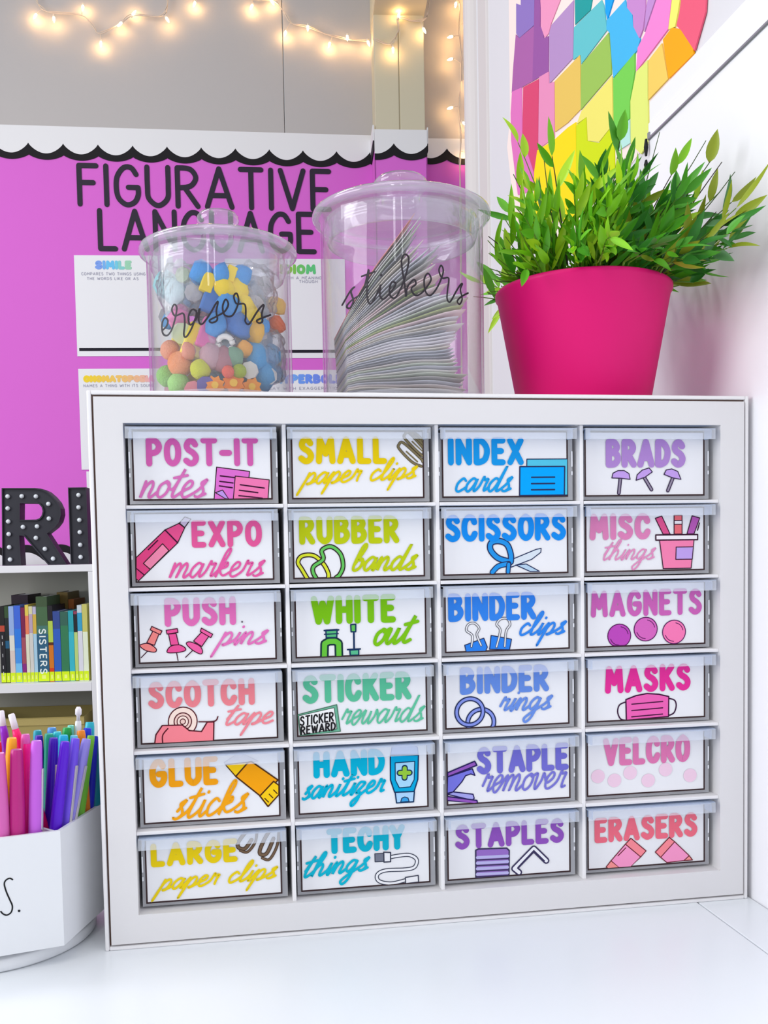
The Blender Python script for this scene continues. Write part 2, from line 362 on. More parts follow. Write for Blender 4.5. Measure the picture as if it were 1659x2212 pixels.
# ------------------------------------------------------------------ materials
WHITE = flat((238, 236, 238), .45, .35, 'white_plastic')
FRAMEW = flat((224, 222, 224), .5, .3, 'frame_plastic')
DESKW = flat((234, 238, 243), .28, .45, 'desk_laminate')
PAPER = flat((238, 238, 243), .8, .1, 'paper')
DARK = flat((58, 40, 42), .7, .2, 'print_dark')
BLACK = flat((28, 28, 32), .6, .2, 'black')
INK = flat((62, 52, 60), .5, .2, 'ink')

# ------------------------------------------------------------------ the room (back wall runs 5 degrees off the cabinet)
BA = math.radians(-5); B0 = Vector((.5678, 2.1, 0)); BE = Vector((math.cos(BA), math.sin(BA), 0)); BM = Vector((math.sin(BA), -math.cos(BA), 0))
def bk(u, z, d=0): return B0 + BE*u + BM*d + Vector((0, 0, z))     # wall coordinates: along, up, out into the room
FACE = lambda u, v, d: (u, -d, v)
def struct(name, mb, **k):
    o = mb.build(name, **k); o['kind'] = 'structure'; return o
WALL = flat((190, 185, 185), .85, .1, 'wall_paint', bump=.08, scale=90)
o = struct('wall_back', MB().box((-2.6, 0, -.75), (-.268, .1, 2.6), WALL).box((-.266, 0, -.75), (1.4, .1, 2.6), WALL), loc=B0, rotz=BA, bevel=.0015)
o = struct('floor', MB().box((-2.6, -2.2, -.8), (1.6, 2.4, -.75), flat((120, 112, 104), .8, .2, 'carpet', bump=.4, scale=200)))
CREAM = flat((210, 202, 178), .6, .2, 'cream_paint')
pl = MB().box((-.01, -.1, -.75), (.0585, 0, 2.2), CREAM).box((.0615, -.1, -.75), (.132, 0, 2.2), CREAM).box((.05, -.096, -.75), (.07, 0, 2.2), CREAM)
struct('trim_1', pl, loc=B0, rotz=BA, bevel=.002)
bm_ = MB().box((-.012, -.75, 1.80), (.134, 0, 1.95), CREAM).box((-.02, -.75, 1.95), (.142, 0, 1.97), CREAM)
struct('trim_2', bm_, loc=B0, rotz=BA, bevel=.002)
RW = flat((216, 215, 220), .6, .25, 'white_wall', bump=.05, scale=40)
struct('wall_right', MB().box((.532, -1.6, -.75), (.63, .918, 2.3), RW))
tr = MB().box((.528, .80, -.75), (.54, .852, 2.3), RW)
tr.lathe([(.024, -.75), (.024, 2.3)], RW, c=(.540, .893, 0), n=24, cap=True)
tr.mats = [flat((206, 200, 200), .6, .25, 'trim_warm_shade')]; struct('trim_3', tr, bevel=.004)  # duller and warmer than the wall: warm reflected light put into the colour

# whiteboard-like panel on the right wall
GREYM = flat((150, 152, 158), .35, .5, 'grey_metal', metal=.4)
wb = thing('whiteboard', 'glossy white board on the right wall with a thin grey metal top rail', 'whiteboard', (.512, 0, 0))
MB().box((0, -1.55, -.1), (.018, .187, .70), flat((242, 241, 246), .24, .3, 'white_gloss')).build('panel', wb, bevel=.001)
MB().box((.0015, -1.55, .70), (.018, .187, .7205), flat((238, 238, 244), .3, .4, 'white_gloss2')).build('header_strip', wb, bevel=.0008)
MB().tube([(-.0005, .184, .684), (-.0005, -1.55, .684)], .0016, GREYM, n=8).build('top_rail', wb, label='thin grey metal rail')
MB().box((-.0015, .182, .43), (.0, .1855, .455), GREYM).box((-.0015, .182, .684), (.0, .1855, .690), GREYM).build('edge_rail', wb)
for z0, z1 in ((.668, .684), (.655, .664), (.432, .440)):
    MB().tube([(-.003, .185, z0), (-.0035, .184, (z0+z1)/2), (-.003, .185, z1)], [.0012, .0022, .0012], BLACK, n=7).build('clip', wb, label='small black clip')

# painted map-like mural on the wall above the board
mu = thing('wall_mural', 'bright patchwork mural painted on the right wall above the pink planter', 'mural', (.5325, .45, .9))
PM = lambda y, z: (0, y-.45, z-.9)
base = MB(); 
base.prism([[(.69-.45, 1.2-.9), (.69-.45, .93-.9), (.706-.45, .895-.9), (.66-.45, .74-.9), (.5-.45, .66-.9), (.235-.45, .70-.9), (.15-.45, .70-.9), (.125-.45, .76-.9), (.118-.45, 1.2-.9)]], -.0012, -.0002, flat((244, 226, 220), .7, .1, 'mural_ground'), P=lambda u, v, d: (d, u, v))
base.build('ground_coat', mu)
for c, q in MURAL:
    cy = sum(a for a, b in q)/len(q); cz = sum(b for a, b in q)/len(q)
    q = [(cy+(a-cy)*1.032, cz+(b-cz)*1.032) for a, b in q]; mdx = globals().get('mdx', 0)+.00003
    MB().prism([[(a-.45, b-.9) for a, b in q]], -.0022-mdx, -.0013, flat(c, .6, .2, 'mural_paint', bump=.05, scale=70), P=lambda u, v, d: (d, u, v)).build('painted_patch', mu)

# ------------------------------------------------------------------ bulletin board
PINK = flat((220, 110, 212), .8, .1, 'pink_fabric', bump=.5, scale=9)
bb = thing('bulletin_board', 'pink fabric covered bulletin board with black scalloped border and cut-out title letters', 'bulletin board', B0, BA)
MB().box((-2.2, -.004, .25), (-.0105, -.0005, 1.5), PINK).box((-.014, -.1045, .25), (-.0105, -.004, 1.475), PINK).box((-.014, -.1045, .25), (.136, -.1005, 1.475), PINK)\
    .box((.1325, -.1045, .25), (.136, -.004, 1.475), PINK).box((.136, -.004, .25), (.9, -.0005, 1.495), PINK).build('backing_fabric', bb)
WB_ = flat((233, 232, 236), .7, .15, 'border_white'); BBK = flat((34, 32, 36), .7, .15, 'border_black')
PIT = .0978
def sc_edge(u, ph, z_cusp, depth, up=-1):
    t = ((u-ph)/PIT) % 1.0
    return z_cusp + up*depth*math.sin(math.pi*t)**.75
def border(u0, u1, ztop, zc, d, ph, slope, side=0):
    n = max(6, int((u1-u0)/.006)); us = [u0+(u1-u0)*i/n for i in range(n+1)]
    k = round((u0-ph)/PIT); us = sorted(set(us + [ph+PIT*i for i in range(k-1, k+60) if u0 < ph+PIT*i < u1]))
    zs = lambda u: slope*(u-u0)
    wl = [(u, sc_edge(u, ph, zc, .029)+zs(u)) for u in us]; bl = [(u, min(sc_edge(u, ph, zc-.032, .014), 9)+zs(u)) for u in us]
    P = lambda u, v, dd: (u, -d-dd, v)
    MB().prism([[(us[0], ztop), (us[-1], ztop+zs(us[-1]))] + wl[::-1]], .0025, .0005, WB_, P=P).build('white_border', bb)
    MB().prism([wl + bl[::-1]], .0018, .0001, BBK, P=P).build('scalloped_border', bb)
border(-2.2, -.016, 1.522+.02, 1.478+.016, .0045, -.998, -.0155)
border(-.014, .136, 1.482, 1.444, .1050, -.057, 0)
border(.14, .9, 1.502, 1.474, .0045, .11, 0)
sd = MB()
sd.box((-.0185, -.105, 1.452), (-.0145, -.006, 1.495), WB_).box((-.0175, -.105, 1.425), (-.0143, -.006, 1.452), BBK)
sd.box((.1365, -.105, 1.445), (.1395, -.006, 1.49), WB_).box((.1365, -.105, 1.425), (.139, -.006, 1.445), BBK)
sd.build('border_return', bb)
# lower border, scallops upwards
us = [-1.5+.006*i for i in range(150)]
wl = [(u, .280+.027*math.sin(math.pi*(((u+1.095)/PIT) % 1))**.75) for u in us]; bl = [(u, v+.022) for u, v in wl]
Pq = lambda u, v, dd: (u, -.0045-dd, v)
MB().prism([[(us[-1], .24), (us[0], .24)] + wl], .0025, .0005, WB_, P=Pq).build('white_border', bb)
MB().prism([wl + bl[::-1]], .0018, .0001, BBK, P=Pq).build('scalloped_border', bb)

def board_word(text, x0, x1, zt, zb, rot, wd):
    groups, tot = caps(text, .235)
    allst = [[p for p in st] for g in groups for _, st in g]
    xs = [a for s in allst for a, b in s]; sx = (x1-x0-wd)/(max(xs)-min(xs))
    for g, ch in zip(groups, text):
        mb = MB(); P = lambda u, v: (u, -.0062, v)
        for sm, st in g:
            q = [(x0+wd/2+(a-min(xs))*sx, zb+wd/2+b*(zt-zb-wd)+(a-min(xs))*sx*rot) for a, b in st]
            mb.line(q, wd, flat((48, 40, 56), .6, .2, 'letter_card'), P, smooth=bool(sm))
        # thin card edge so the letter has body
        vs = [(x, y+.0012, z) for x, y, z in mb.v]; fs = [tuple(reversed(f)) for f in mb.f]
        mb.add(vs, fs, mb.mats[0])
        mb.build('title_letter', bb)
board_word('FIGURATIVE', -.866, -.135, 1.421, 1.298, -.014, .0145)
board_word('LANGUAGE', -.812, -.182, 1.294, 1.172, -.010, .0145)

def sheet(label, x0, x1, z0, z1, head, hx, hz, cols, lines, group=None, bar=True, rz=0):
    t = thing('worksheet', label, 'paper', bk((x0+x1)/2, z0, .0055), BA, group)
    cx = (x0+x1)/2
    P = lambda u, v: (u-cx, -.0012, v-z0)
    MB().box((x0-cx, -.0006, 0), (x1-cx, 0, z1-z0), PAPER).build('sheet', t)
    mb = MB(); gs, tot = caps(head, .34)
    sx = (hx[1]-hx[0]-.012)/tot
    for i, g in enumerate(gs):
        f = i/max(1, len(gs)-1)*(len(cols)-1); k = min(int(f), len(cols)-2) if len(cols) > 1 else 0; fr = f-k
        c = tuple(int(cols[k][j]*(1-fr)+cols[min(k+1, len(cols)-1)][j]*fr) for j in range(3))
        for sm, st in g:
            mb.line([(hx[0]+.006+a*sx, hz[0]+.004+b*(hz[1]-hz[0]-.008)) for a, b in st], .0088, flat(c, .7, .1, 'header_print'), P, smooth=bool(sm))
    mb.build('heading', t)
    mb = MB(); g2 = flat((168, 168, 186), .7, .1, 'small_print')
    for txt, a, b, zz in lines:
        gs, tot = caps(txt, .3); sx = (b-a)/tot
        for g in gs:
            for sm, st in g: mb.line([(a+u*sx, zz+v*.0075) for u, v in st], .0014, g2, P, smooth=bool(sm), joints=False)
    mb.build('small_print', t)
    if bar: MB().box((x0+.006-cx, -.0011, .015), (x1-.006-cx, -.0006, .0235), flat((40, 38, 48), .7, .1, 'bar_print')).build('footer_bar', t)
sheet('white worksheet with blue and green heading, upper left, behind the small jar', -.881, -.60, .872, 1.160, 'SIMILE', (-.824, -.716), (1.120, 1.145), [(130,165,240),(110,205,245),(160,215,185)],
      [('COMPARES TWO THINGS USING', -.861, -.68, 1.1035), ('THE WORDS LIKE OR AS', -.846, -.70, 1.090)])
sheet('white worksheet with green heading between the two jars', -.45, -.100, .865, 1.152, 'IDIOM', (-.292, -.184), (1.108, 1.136), [(150,200,60),(130,200,90),(100,205,130)],
      [('A PHRASE WITH A MEANING', -.36, -.170, 1.0935), ('THOUGH', -.235, -.182, 1.083)])
sheet('white worksheet with yellow to pink heading beside the cabinet top', -.880, -.60, .545, .836, 'ONOMATOPOEIA', (-.868, -.66), (.797, .817), [(245,215,60),(245,200,120),(240,180,190)],
      [('NAMES A THING WITH ITS SOUND', -.866, -.665, .7835)], bar=False)
sheet('white worksheet with blue heading low between the two jars', -.45, -.100, .54, .830, 'HYPERBOLE', (-.315, -.112), (.790, .817), [(130,190,245),(110,150,245),(140,140,235)],
      [('TO SAY WITH EXAGGERATION', -.36, -.12, .7725)], bar=False)
t = thing('worksheet', 'white paper sheet whose edge peeks out left of the drawer cabinet', 'paper', bk(-.83, .49, .0052), BA)
MB().box((-.037, -.0005, 0), (.2, 0, .05), PAPER).build('sheet', t)

# ------------------------------------------------------------------ fairy lights
WIRE = flat((222, 205, 190), .5, .3, 'cord'); LIT = glow((255, 200, 125), 88); SOCK = flat((235, 225, 210), .5, .3, 'socket')
LITHOT = glow((255, 238, 205), 14, 'lit_bulb_core')
def fairy(label, wire, bulbs):
    o0 = bk(wire[0][0], wire[0][1], wire[0][2])
    t = thing('string_lights', label, 'string lights', o0, BA)
    L = lambda u, z, d: (u-wire[0][0], -(d-wire[0][2]), z-wire[0][1])
    pts = spline([L(*p) for p in wire], k=5)
    MB().tube(pts, .0016, WIRE, n=5).build('cord', t, smooth=True)
    MB().tube([(a+.004*math.sin(i*.8), b-.003*math.cos(i*.8), c+.003) for i, (a, b, c) in enumerate(pts)], .0012, WIRE, n=5).build('cord', t, smooth=True)
    for i, (u, z, d, ang) in enumerate(bulbs):
        dv = Vector((math.sin(ang), -.2, -math.cos(ang))).normalized(); p = Vector(L(u, z, d))
        near = min(pts, key=lambda q: (Vector(q)-p).length); base = p - dv*.009
        MB().tube([near, (Vector(near)+base)/2+Vector((0, -.002, 0)), base], .0011, WIRE, n=4).build('lead', t)
        MB().tube([base-dv*.004, base+dv*.002], .0028, SOCK, n=7).build('socket', t)
        MB().tube([base+dv*.0015, base+dv*.004, base+dv*.010, base+dv*.015, base+dv*.019], [.0022, .0033, .0034, .0022, .0005], LIT, n=8).build('bulb', t, smooth=True)
w1 = lambda pts, d: [(u, z, d) for u, z in pts]
fairy('string of warm fairy lights swagged across the top left of the wall', w1([(-.959,1.906),(-.955,1.861),(-.943,1.84),(-.908,1.829),(-.833,1.825),(-.805,1.797),(-.783,1.775),(-.725,1.806),(-.688,1.828),(-.603,1.83),(-.592,1.889),(-.585,1.92)], .018),
      [(-.962,1.819,.02,-.5),(-.908,1.806,.03,.1),(-.829,1.845,.02,0),(-.782,1.746,.02,0),(-.726,1.799,.025,-.7),(-.687,1.833,.02,2.4),(-.592,1.812,.03,.5)])
fairy('string of warm fairy lights sagging down to the left side of the cream pillar', w1([(-.55,1.92),(-.516,1.885),(-.45,1.91),(-.384,1.907),(-.352,1.879),(-.292,1.877),(-.264,1.851),(-.243,1.817),(-.194,1.805),(-.134,1.785),(-.081,1.773),(-.018,1.770)], .018),
      [(-.516,1.862,.02,-.3),(-.354,1.858,.02,-.4),(-.294,1.872,.02,.5),(-.259,1.786,.02,-.2),(-.194,1.797,.03,0),(-.133,1.757,.02,-.3),(-.081,1.772,.03,0),(-.02,1.758,.03,.3)])
fairy('string of warm fairy lights draped over the face of the cream pillar', [(-.013,1.724,.115),(.037,1.713,.112),(.058,1.752,.112),(.061,1.784,.112),(.1,1.778,.112),(.134,1.782,.115),(.146,1.822,.115),(.155,1.90,.1)],
      [(.060,1.79,.12,2.9),(.042,1.694,.12,0),(.131,1.749,.12,.4)])
fairy('string of warm fairy lights hanging straight down between pillar and mural wall', w1([(.247,1.96),(.247,1.812),(.249,1.681),(.243,1.562),(.245,1.456),(.240,1.3),(.240,.62)], .03),
      [(.235,1.869,.035,-.2),(.218,1.778,.035,-1.2),(.217,1.715,.035,-1.2),(.268,1.82,.035,.6),(.267,1.65,.035,.8),(.215,1.577,.035,-1.2),(.257,1.533,.035,.9),(.263,1.446,.03,.4),(.262,1.90,.035,1)])

# ------------------------------------------------------------------ bookcase, marquee letters, books
bs = thing('bookcase', 'white bookcase below the pink bulletin board, left of the cabinet', 'bookcase', bk(-1.25, -.75, .35), BA)
BW = flat((236, 236, 242), .5, .3, 'bookcase_white')
bx = lambda u0, u1, z0, z1, d0, d1: ((u0+1.25, .35-d1, z0+.75), (u1+1.25, .35-d0, z1+.75))
MB().box(*bx(-1.7, -.774, .253, .271, .04, .35), BW).build('top_panel', bs, bevel=.001)
for z0, z1 in ((-.057, -.034), (-.46, -.438), (-.74, -.72)): MB().box(*bx(-1.68, -.795, z0, z1, .05, .348), BW).build('shelf', bs, bevel=.001)
MB().box(*bx(-.794, -.774, -.75, .2525, .04, .35), BW).build('side_panel', bs, bevel=.001)
MB().box(*bx(-1.7, -1.681, -.75, .2525, .04, .35), BW).build('side_panel', bs, bevel=.001)
MB().box(*bx(-1.7, -.774, -.75, .2525, .033, .0395), flat((196, 196, 186), .7, .2, 'backboard')).build('back_panel', bs)

def marquee(label, out, hole, bulbs):
    cx = sum(a for a, b in out)/len(out); z0 = .2715
    t = thing('marquee_letter', label, 'letter sign', bk(cx, z0, .30), BA)
    sh = min(b for a, b in out) - z0
    C_ = lambda pts: [(a-cx, b-z0-sh) for a, b in pts]
    P = lambda u, v, d: (u, d, v)
    CS = flat((44, 44, 54), .5, .3, 'marquee_black')
    o_, h_ = C_(out), ([C_(hole)] if hole else [])
    MB().prism([o_]+h_, .006, .045, CS, P=P).build('letter_face', t)
    # raised rim
    rim = MB()
    for lp in [o_]+h_:
        k = len(lp)
        ar = sum(lp[i][0]*lp[(i+1) % k][1]-lp[(i+1) % k][0]*lp[i][1] for i in range(k))
        sg = (1 if ar > 0 else -1)*(1 if lp is o_ else -1)
        inn = []
        for i in range(k):
            a, b, c = Vector(lp[i-1]), Vector(lp[i]), Vector(lp[(i+1) % k]); n1 = (b-a).normalized(); n2 = (c-b).normalized()
            nn = Vector((-n1.y-n2.y, n1.x+n2.x)).normalized()*sg; inn.append((b.x+nn.x*.0035, b.y+nn.y*.0035))
        vs = [P(u, v, .0) for u, v in lp]+[P(u, v, .0) for u, v in inn]+[P(u, v, .008) for u, v in lp]+[P(u, v, .008) for u, v in inn]
        fs = []
        for i in range(k):
            j = (i+1) % k; fs += [(i, j, k+j, k+i), (i, 2*k+i, 2*k+j, j), (k+i, k+j, 3*k+j, 3*k+i)]
        rim.add(vs, fs, CS)
    rim.build('rim', t)
    BUL = flat((232, 238, 246), .25, .5, 'bulb_white')
    first = None
    for a, b in bulbs:
        u, v = a-cx, b-z0-sh
        if not first:
            first = MB().lathe([(.0002, .0065), (.003, .0058), (.0052, .0035), (.006, 0), (.0052, -.003)], BUL, n=12)
            first.v = [(x, -z, y) for x, y, z in first.v]
            ob = first.build('bulb', t, loc=(u, 0.002, v), smooth=True); me = ob.data; first = True
        else: put('bulb', me, t, (u, .002, v))
marquee('black marquee letter R with white round bulbs on the bookcase', [(-1.018,.473),(-.933,.472),(-.918,.47),(-.903,.463),(-.889,.45),(-.877,.435),(-.87,.418),(-.869,.402),(-.875,.383),(-.886,.369),(-.907,.353),(-.859,.271),(-.907,.271),(-.967,.348),(-.978,.349),(-.976,.271),(-1.024,.271)],
        [(-.973,.433),(-.931,.432),(-.924,.429),(-.918,.422),(-.916,.411),(-.919,.4),(-.925,.393),(-.933,.39),(-.975,.39)],
        [(-1.004,.451),(-.968,.451),(-.932,.45),(-.901,.43),(-.901,.392),(-.932,.372),(-.968,.371),(-.936,.342),(-.914,.313),(-.894,.287),(-1.005,.42),(-1.005,.386),(-1.005,.353),(-1.005,.319),(-1.004,.287)])
marquee('black marquee letter I with one column of white bulbs, at the bookcase end', [(-.849,.472),(-.802,.472),(-.802,.271),(-.849,.271)], None, [(-.823,.452),(-.824,.42),(-.823,.387),(-.823,.355),(-.823,.322),(-.823,.29)])

LIME = flat((216, 244, 22), .5, .3, 'lime_label')
def book(label, u0, u1, top, bands, text=None, tcol=(240,240,240), d=.32, lab=True, deep=.13, group=None):
    """bands: list of (share of the spine from the top, colour)"""
    z0 = -.0337; h = top-z0; w_ = u1-u0-.0008
    t = thing('book', label, 'book', bk((u0+u1)/2, z0, d), BA, group)
    cov = MB(); z = h; acc = 0
    for fr, c in bands:
        zz = h*(1-acc-fr); cov.box((-w_/2, 0, max(zz, 0)), (w_/2, .0012, z), flat(c, .45, .35, 'book_cover')); z = zz; acc += fr
    c0 = flat(bands[0][1], .45, .35, 'book_cover')
    cov.box((-w_/2, .0012, 0), (-w_/2+.0008, deep, h), c0).box((w_/2-.0008, .0012, 0), (w_/2, deep, h), c0)
    cov.build('cover', t)
    MB().box((-w_/2+.0009, .0013, .002), (w_/2-.0009, deep-.002, h-.002), PAPER).build('page_block', t)
    if lab:
        lb = MB().box((-w_/2+.0003, -.0004, .0015), (w_/2-.0003, -.0001, .026), LIME)
        lb.box((-w_*.18, -.0006, .008), (w_*.18, -.00045, .018), flat((238, 246, 130), .5, .2, 'label_spot')); lb.build('spine_label', t)
    if text:
        gs, tot = caps(text, .3); mb = MB(); fs = min(w_*.62, .016); L_ = h*.52; P = lambda u, v: (u, -.0005, v)
        ztop = h*.62
        for g in gs:
            for sm, st in g: mb.line([(fs*(b-.5), ztop-a/tot*L_) for a, b in st], fs*.2, flat(tcol, .5, .2, 'spine_print'), P, smooth=bool(sm), joints=False)
        mb.build('spine_title', t)
E_ = [(-1.0312,-1.0178,.1663),(-1.0178,-1.0072,.1661),(-1.0072,-.9937,.1658),(-.9937,-.9765,.167),(-.9765,-.9656,.1619),(-.9656,-.9562,.1689),(-.9562,-.9461,.1647),(-.9461,-.9367,.1637),(-.9367,-.9078,.1896),(-.9078,-.8952,.1652),(-.8952,-.8764,.1504),(-.8764,-.856,.1491),(-.856,-.8419,.1512),(-.8419,-.8325,.1493),(-.8325,-.8199,.1651),(-.8199,-.8065,.1672)]
BK = [('black paperback with white vertical lettering at the frame edge', [(.25,(20,20,22)),(.08,(190,70,50)),(.67,(22,20,30))], '-- - --', (220,220,225)),
('thin near-black book with dark green top beside the black paperback', [(.15,(50,80,45)),(.3,(20,28,30)),(.1,(20,90,130)),(.45,(20,26,30))], None, None),
('slim book, pale blue above and cream below', [(.38,(150,178,230)),(.2,(225,225,215)),(.42,(222,205,198))], None, None),
('bright blue paperback fading to sky blue at the bottom', [(.3,(60,105,220)),(.25,(40,125,230)),(.2,(70,150,235)),(.25,(120,195,245))], None, None),
('slim purple and maroon book right of the bright blue one', [(.4,(125,20,75)),(.35,(165,75,95)),(.12,(140,35,130)),(.13,(225,215,190))], None, None),
('slim book with yellow and coral top over a cream spine', [(.14,(230,205,85)),(.24,(240,130,95)),(.62,(228,228,205))], None, None),
('slim grey-white book with lilac patch', [(.1,(220,215,170)),(.25,(190,165,190)),(.65,(215,212,208))], None, None),
('slim book with golden top and pale blue spine', [(.1,(190,185,215)),(.26,(215,180,70)),(.64,(170,210,235))], None, None),
('thick dark green to teal book, tallest, with big white vertical title', [(.12,(62,85,55)),(.22,(70,105,70)),(.1,(70,120,110)),(.56,(40,95,130))], 'SISTERS', (235,245,245)),
('thin black, lime and orange striped book', [(.2,(25,18,30)),(.28,(185,210,80)),(.04,(90,40,20)),(.3,(215,120,30)),(.18,(215,60,15))], None, None),
('royal blue paperback right of the striped book', [(.25,(50,75,150)),(.75,(45,95,195))], None, None),
('forest green paperback between the blue and turquoise ones', [(.2,(50,100,85)),(.8,(50,125,85))], None, None),
('slim turquoise book between forest green and black-topped ones', [(.3,(35,165,180)),(.7,(55,185,205))], None, None),
('thin book with black and pink top over pale lime spine', [(.04,(150,60,90)),(.26,(28,28,36)),(.56,(190,215,130)),(.14,(60,70,60))], None, None),
('slim book, silver and cyan above, white below', [(.1,(200,212,222)),(.24,(50,160,205)),(.66,(222,222,236))], None, None),
('slim khaki topped cream book against the bookcase side', [(.36,(205,200,110)),(.64,(232,240,215))], None, None)]
for (u0, u1, tp), (lb, bands, tx, tc) in zip(E_, BK): book(lb, u0, u1, tp, bands, tx, tc or (240,240,240), group='books on the bookcase shelf')
for u0, u1, tp, c, lb in [(-1.04,-.995,.190,(38,15,40),'dark plum book standing in the row behind the black paperback'), (-.918,-.888,.195,(110,88,30),'olive brown book in the back row behind the tallest teal one'), (-.8875,-.872,.175,(160,88,25),'rust brown book in the back row beside the olive one'), (-.829,-.808,.181,(45,165,215),'sky blue book in the back row at the bookcase side')]:
    book(lb, u0, u1, tp, [(1, c)], d=.185, lab=False, group='books on the bookcase shelf')
# tan board lying on the lower shelf behind the pens
t = thing('storage_bin', 'low tan bin on the lower bookcase shelf behind the pens', 'bin', bk(-.98, -.4375, .29), BA)
TAN = flat((176, 160, 100), .7, .2, 'tan_board'); w_, d_, h_ = .15, .2, .305
MB().box((-w_, 0, 0), (w_, .003, h_), TAN).box((-w_, .003, 0), (-w_+.003, d_, h_), TAN).box((w_-.003, .003, 0), (w_, d_, h_), TAN).box((-w_, d_-.003, .003), (w_, d_, h_), TAN).box((-w_+.003, .003, 0), (w_-.003, d_-.003, .003), TAN).build('bin_body', t, bevel=.001)
MB().box((-.15, -.003, .285), (.15, -.0002, .303), flat((190, 172, 110), .6, .2, 'tan_rim')).build('rim', t)

# ------------------------------------------------------------------ desk
dk = thing('desk', 'white laminate desk top under the drawer cabinet', 'desk', (-.1, -.4, -.75))
MB().box((-.9, -.75, .72), (.5642, .72, .75), DESKW).build('desktop', dk, bevel=.0008)
for x in (-.88, .54):
    for y in (-.72, .68): MB().box((x-.02, y-.02, 0), (x+.02, y+.02, .7195), WHITE).build('leg', dk)
dk2 = thing('side_table', 'narrow white table filling the gap between desk and right wall', 'table', (.48, -.4, -.75))
MB().box((-.0148, -.75, .72), (.0312, .72, .75), DESKW).build('tabletop', dk2, bevel=.0008)
for y in (-.7, .66): MB().box((-.01, y-.01, 0), (.02, y+.01, .7195), WHITE).build('leg', dk2)

# ------------------------------------------------------------------ the 24-drawer cabinet
CW, CH, CD = .508, .4065, .162
OX, OZ0, OZ1, OX1 = .0245, .0256, .3833, .4833          # opening of the front frame
cab = thing('drawer_cabinet', 'large white desktop cabinet with 24 clear drawers and picture label cards', 'drawer cabinet', (0, 0, 0))
s = MB(); t_ = .0030
s.box((0, 0, 0), (t_, CD, CH), WHITE).box((CW-t_, 0, 0), (CW, CD, CH), WHITE).box((t_, 0, 0), (CW-t_, CD, t_), WHITE).box((t_, 0, CH-t_), (CW-t_, CD, CH), WHITE).box((t_, CD-.003, t_), (CW-t_, CD, CH-t_), WHITE)
s.build('shell', cab, bevel=.0009)
GAP_SHADE = flat((112, 88, 80), .8, .1, 'gap_shade_brown')  # brown strip that colours in the shadow of the frame gap
g = MB(); a0 = t_+.0001; a1 = .0048
g.box((a0, .003, a0), (a1, .006, CH-a0), GAP_SHADE).box((CW-a1, .003, a0), (CW-a0, .006, CH-a0), GAP_SHADE).box((a1, .003, a0), (CW-a1, .006, a1), GAP_SHADE).box((a1, .003, CH-a1), (CW-a1, .006, CH-a0), GAP_SHADE)
g.build('groove', cab, label='thin brown strip painted as shadow in the gap around the front frame')
f = MB(); b0 = .0046
f.prism([[(b0, b0), (CW-b0, b0), (CW-b0, CH-b0), (b0, CH-b0)], [(OX, OZ0), (OX1, OZ0), (OX1, OZ1), (OX, OZ1)]], -.0008, .012, FRAMEW)
f.build('front_frame', cab, bevel=.0008)
f = MB(); f.box((OX-.002, .012, OZ0-.002), (OX, .155, OZ1+.002), WHITE).box((OX1, .012, OZ0-.002), (OX1+.002, .155, OZ1+.002), WHITE).box((OX, .012, OZ1), (OX1, .155, OZ1+.002), WHITE).box((OX, .012, OZ0-.002), (OX1, .155, OZ0), WHITE)
f.build('inner_lining', cab)
PX, PZ = .115, .05962
for c in (1, 2, 3):
    x = OX+PX*c-.0003; MB().box((x-.0014, .0025, OZ0), (x+.0014, .155, OZ1), WHITE).build('divider', cab, bevel=.0004)
for r in range(1, 6):
    z = OZ1-PZ*r
    for c in range(4):
        x0 = OX+PX*c+(.0012 if c else 0); x1 = OX+PX*(c+1)-(.0018 if c < 3 else .0012)
        MB().box((x0, .0015, z-.0014), (x1, .155, z+.0012), WHITE).build('runner_shelf', cab, bevel=.0004)

TRAY = film('tray_plastic', (246, 247, 250), (230, 231, 236), .40, .12, 1.45, .9)
LIP = film('lip_plastic', (250, 252, 255), (244, 247, 254), .25, .25, 1.4, .6)
LIPE = film('lip_edge_plastic', (232, 241, 252), (214, 227, 247), .36, .2, 1.4, .6)
CARD = flat((238, 238, 242), .75, .12, 'card_paper')
cw, ch = .1010, .0505
# drawer mesh in drawer coordinates: x from the card's left edge, z down from the card's top edge
t1 = MB(); x0, x1, zb, zt = -.0026, cw+.0042, -.0531, .0012
for a, b in [((x0, .0100, zb), (x1, .0112, zt-.002)), ((x0, .0112, zb), (x0+.0014, .148, zt-.003)), ((x1-.0014, .0112, zb), (x1, .148, zt-.003)), ((x0+.0014, .0112, zb), (x1-.0014, .148, zb+.0014)), ((x0+.0014, .1466, zb+.0014), (x1-.0014, .148, zt-.003))]: t1.box(a, b, TRAY)
GLINT = flat((236, 238, 244), .15, .6, 'painted_glint')  # white strips painted as light glints at the tray's front corners
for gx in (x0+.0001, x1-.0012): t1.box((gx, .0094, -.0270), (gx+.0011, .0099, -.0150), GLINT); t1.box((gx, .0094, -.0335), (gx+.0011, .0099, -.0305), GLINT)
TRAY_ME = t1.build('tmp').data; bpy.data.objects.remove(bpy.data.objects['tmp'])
l1 = MB(); lx0, lx1 = -.0034, cw+.0030
l1.box((lx0, -.0030, -.0068), (lx1, -.0022, .0016), LIP).box((lx0, -.0022, .0010), (lx1, .0096, .0016), LIPE)
l1.box((-.0006, -.0021, -.0064), (.0006, .0078, .0008), LIPE).box((cw-.0010, -.0021, -.0064), (cw+.0002, .0078, .0008), LIPE).box((.0008, -.0021, .0002), (cw-.0012, -.0004, .0009), LIPE)
LIP_ME = l1.build('tmp').data; bpy.data.objects.remove(bpy.data.objects['tmp'])
c1 = MB(); c1.box((0, .0088, -ch), (cw, .0092, 0), CARD)
bw = .00115
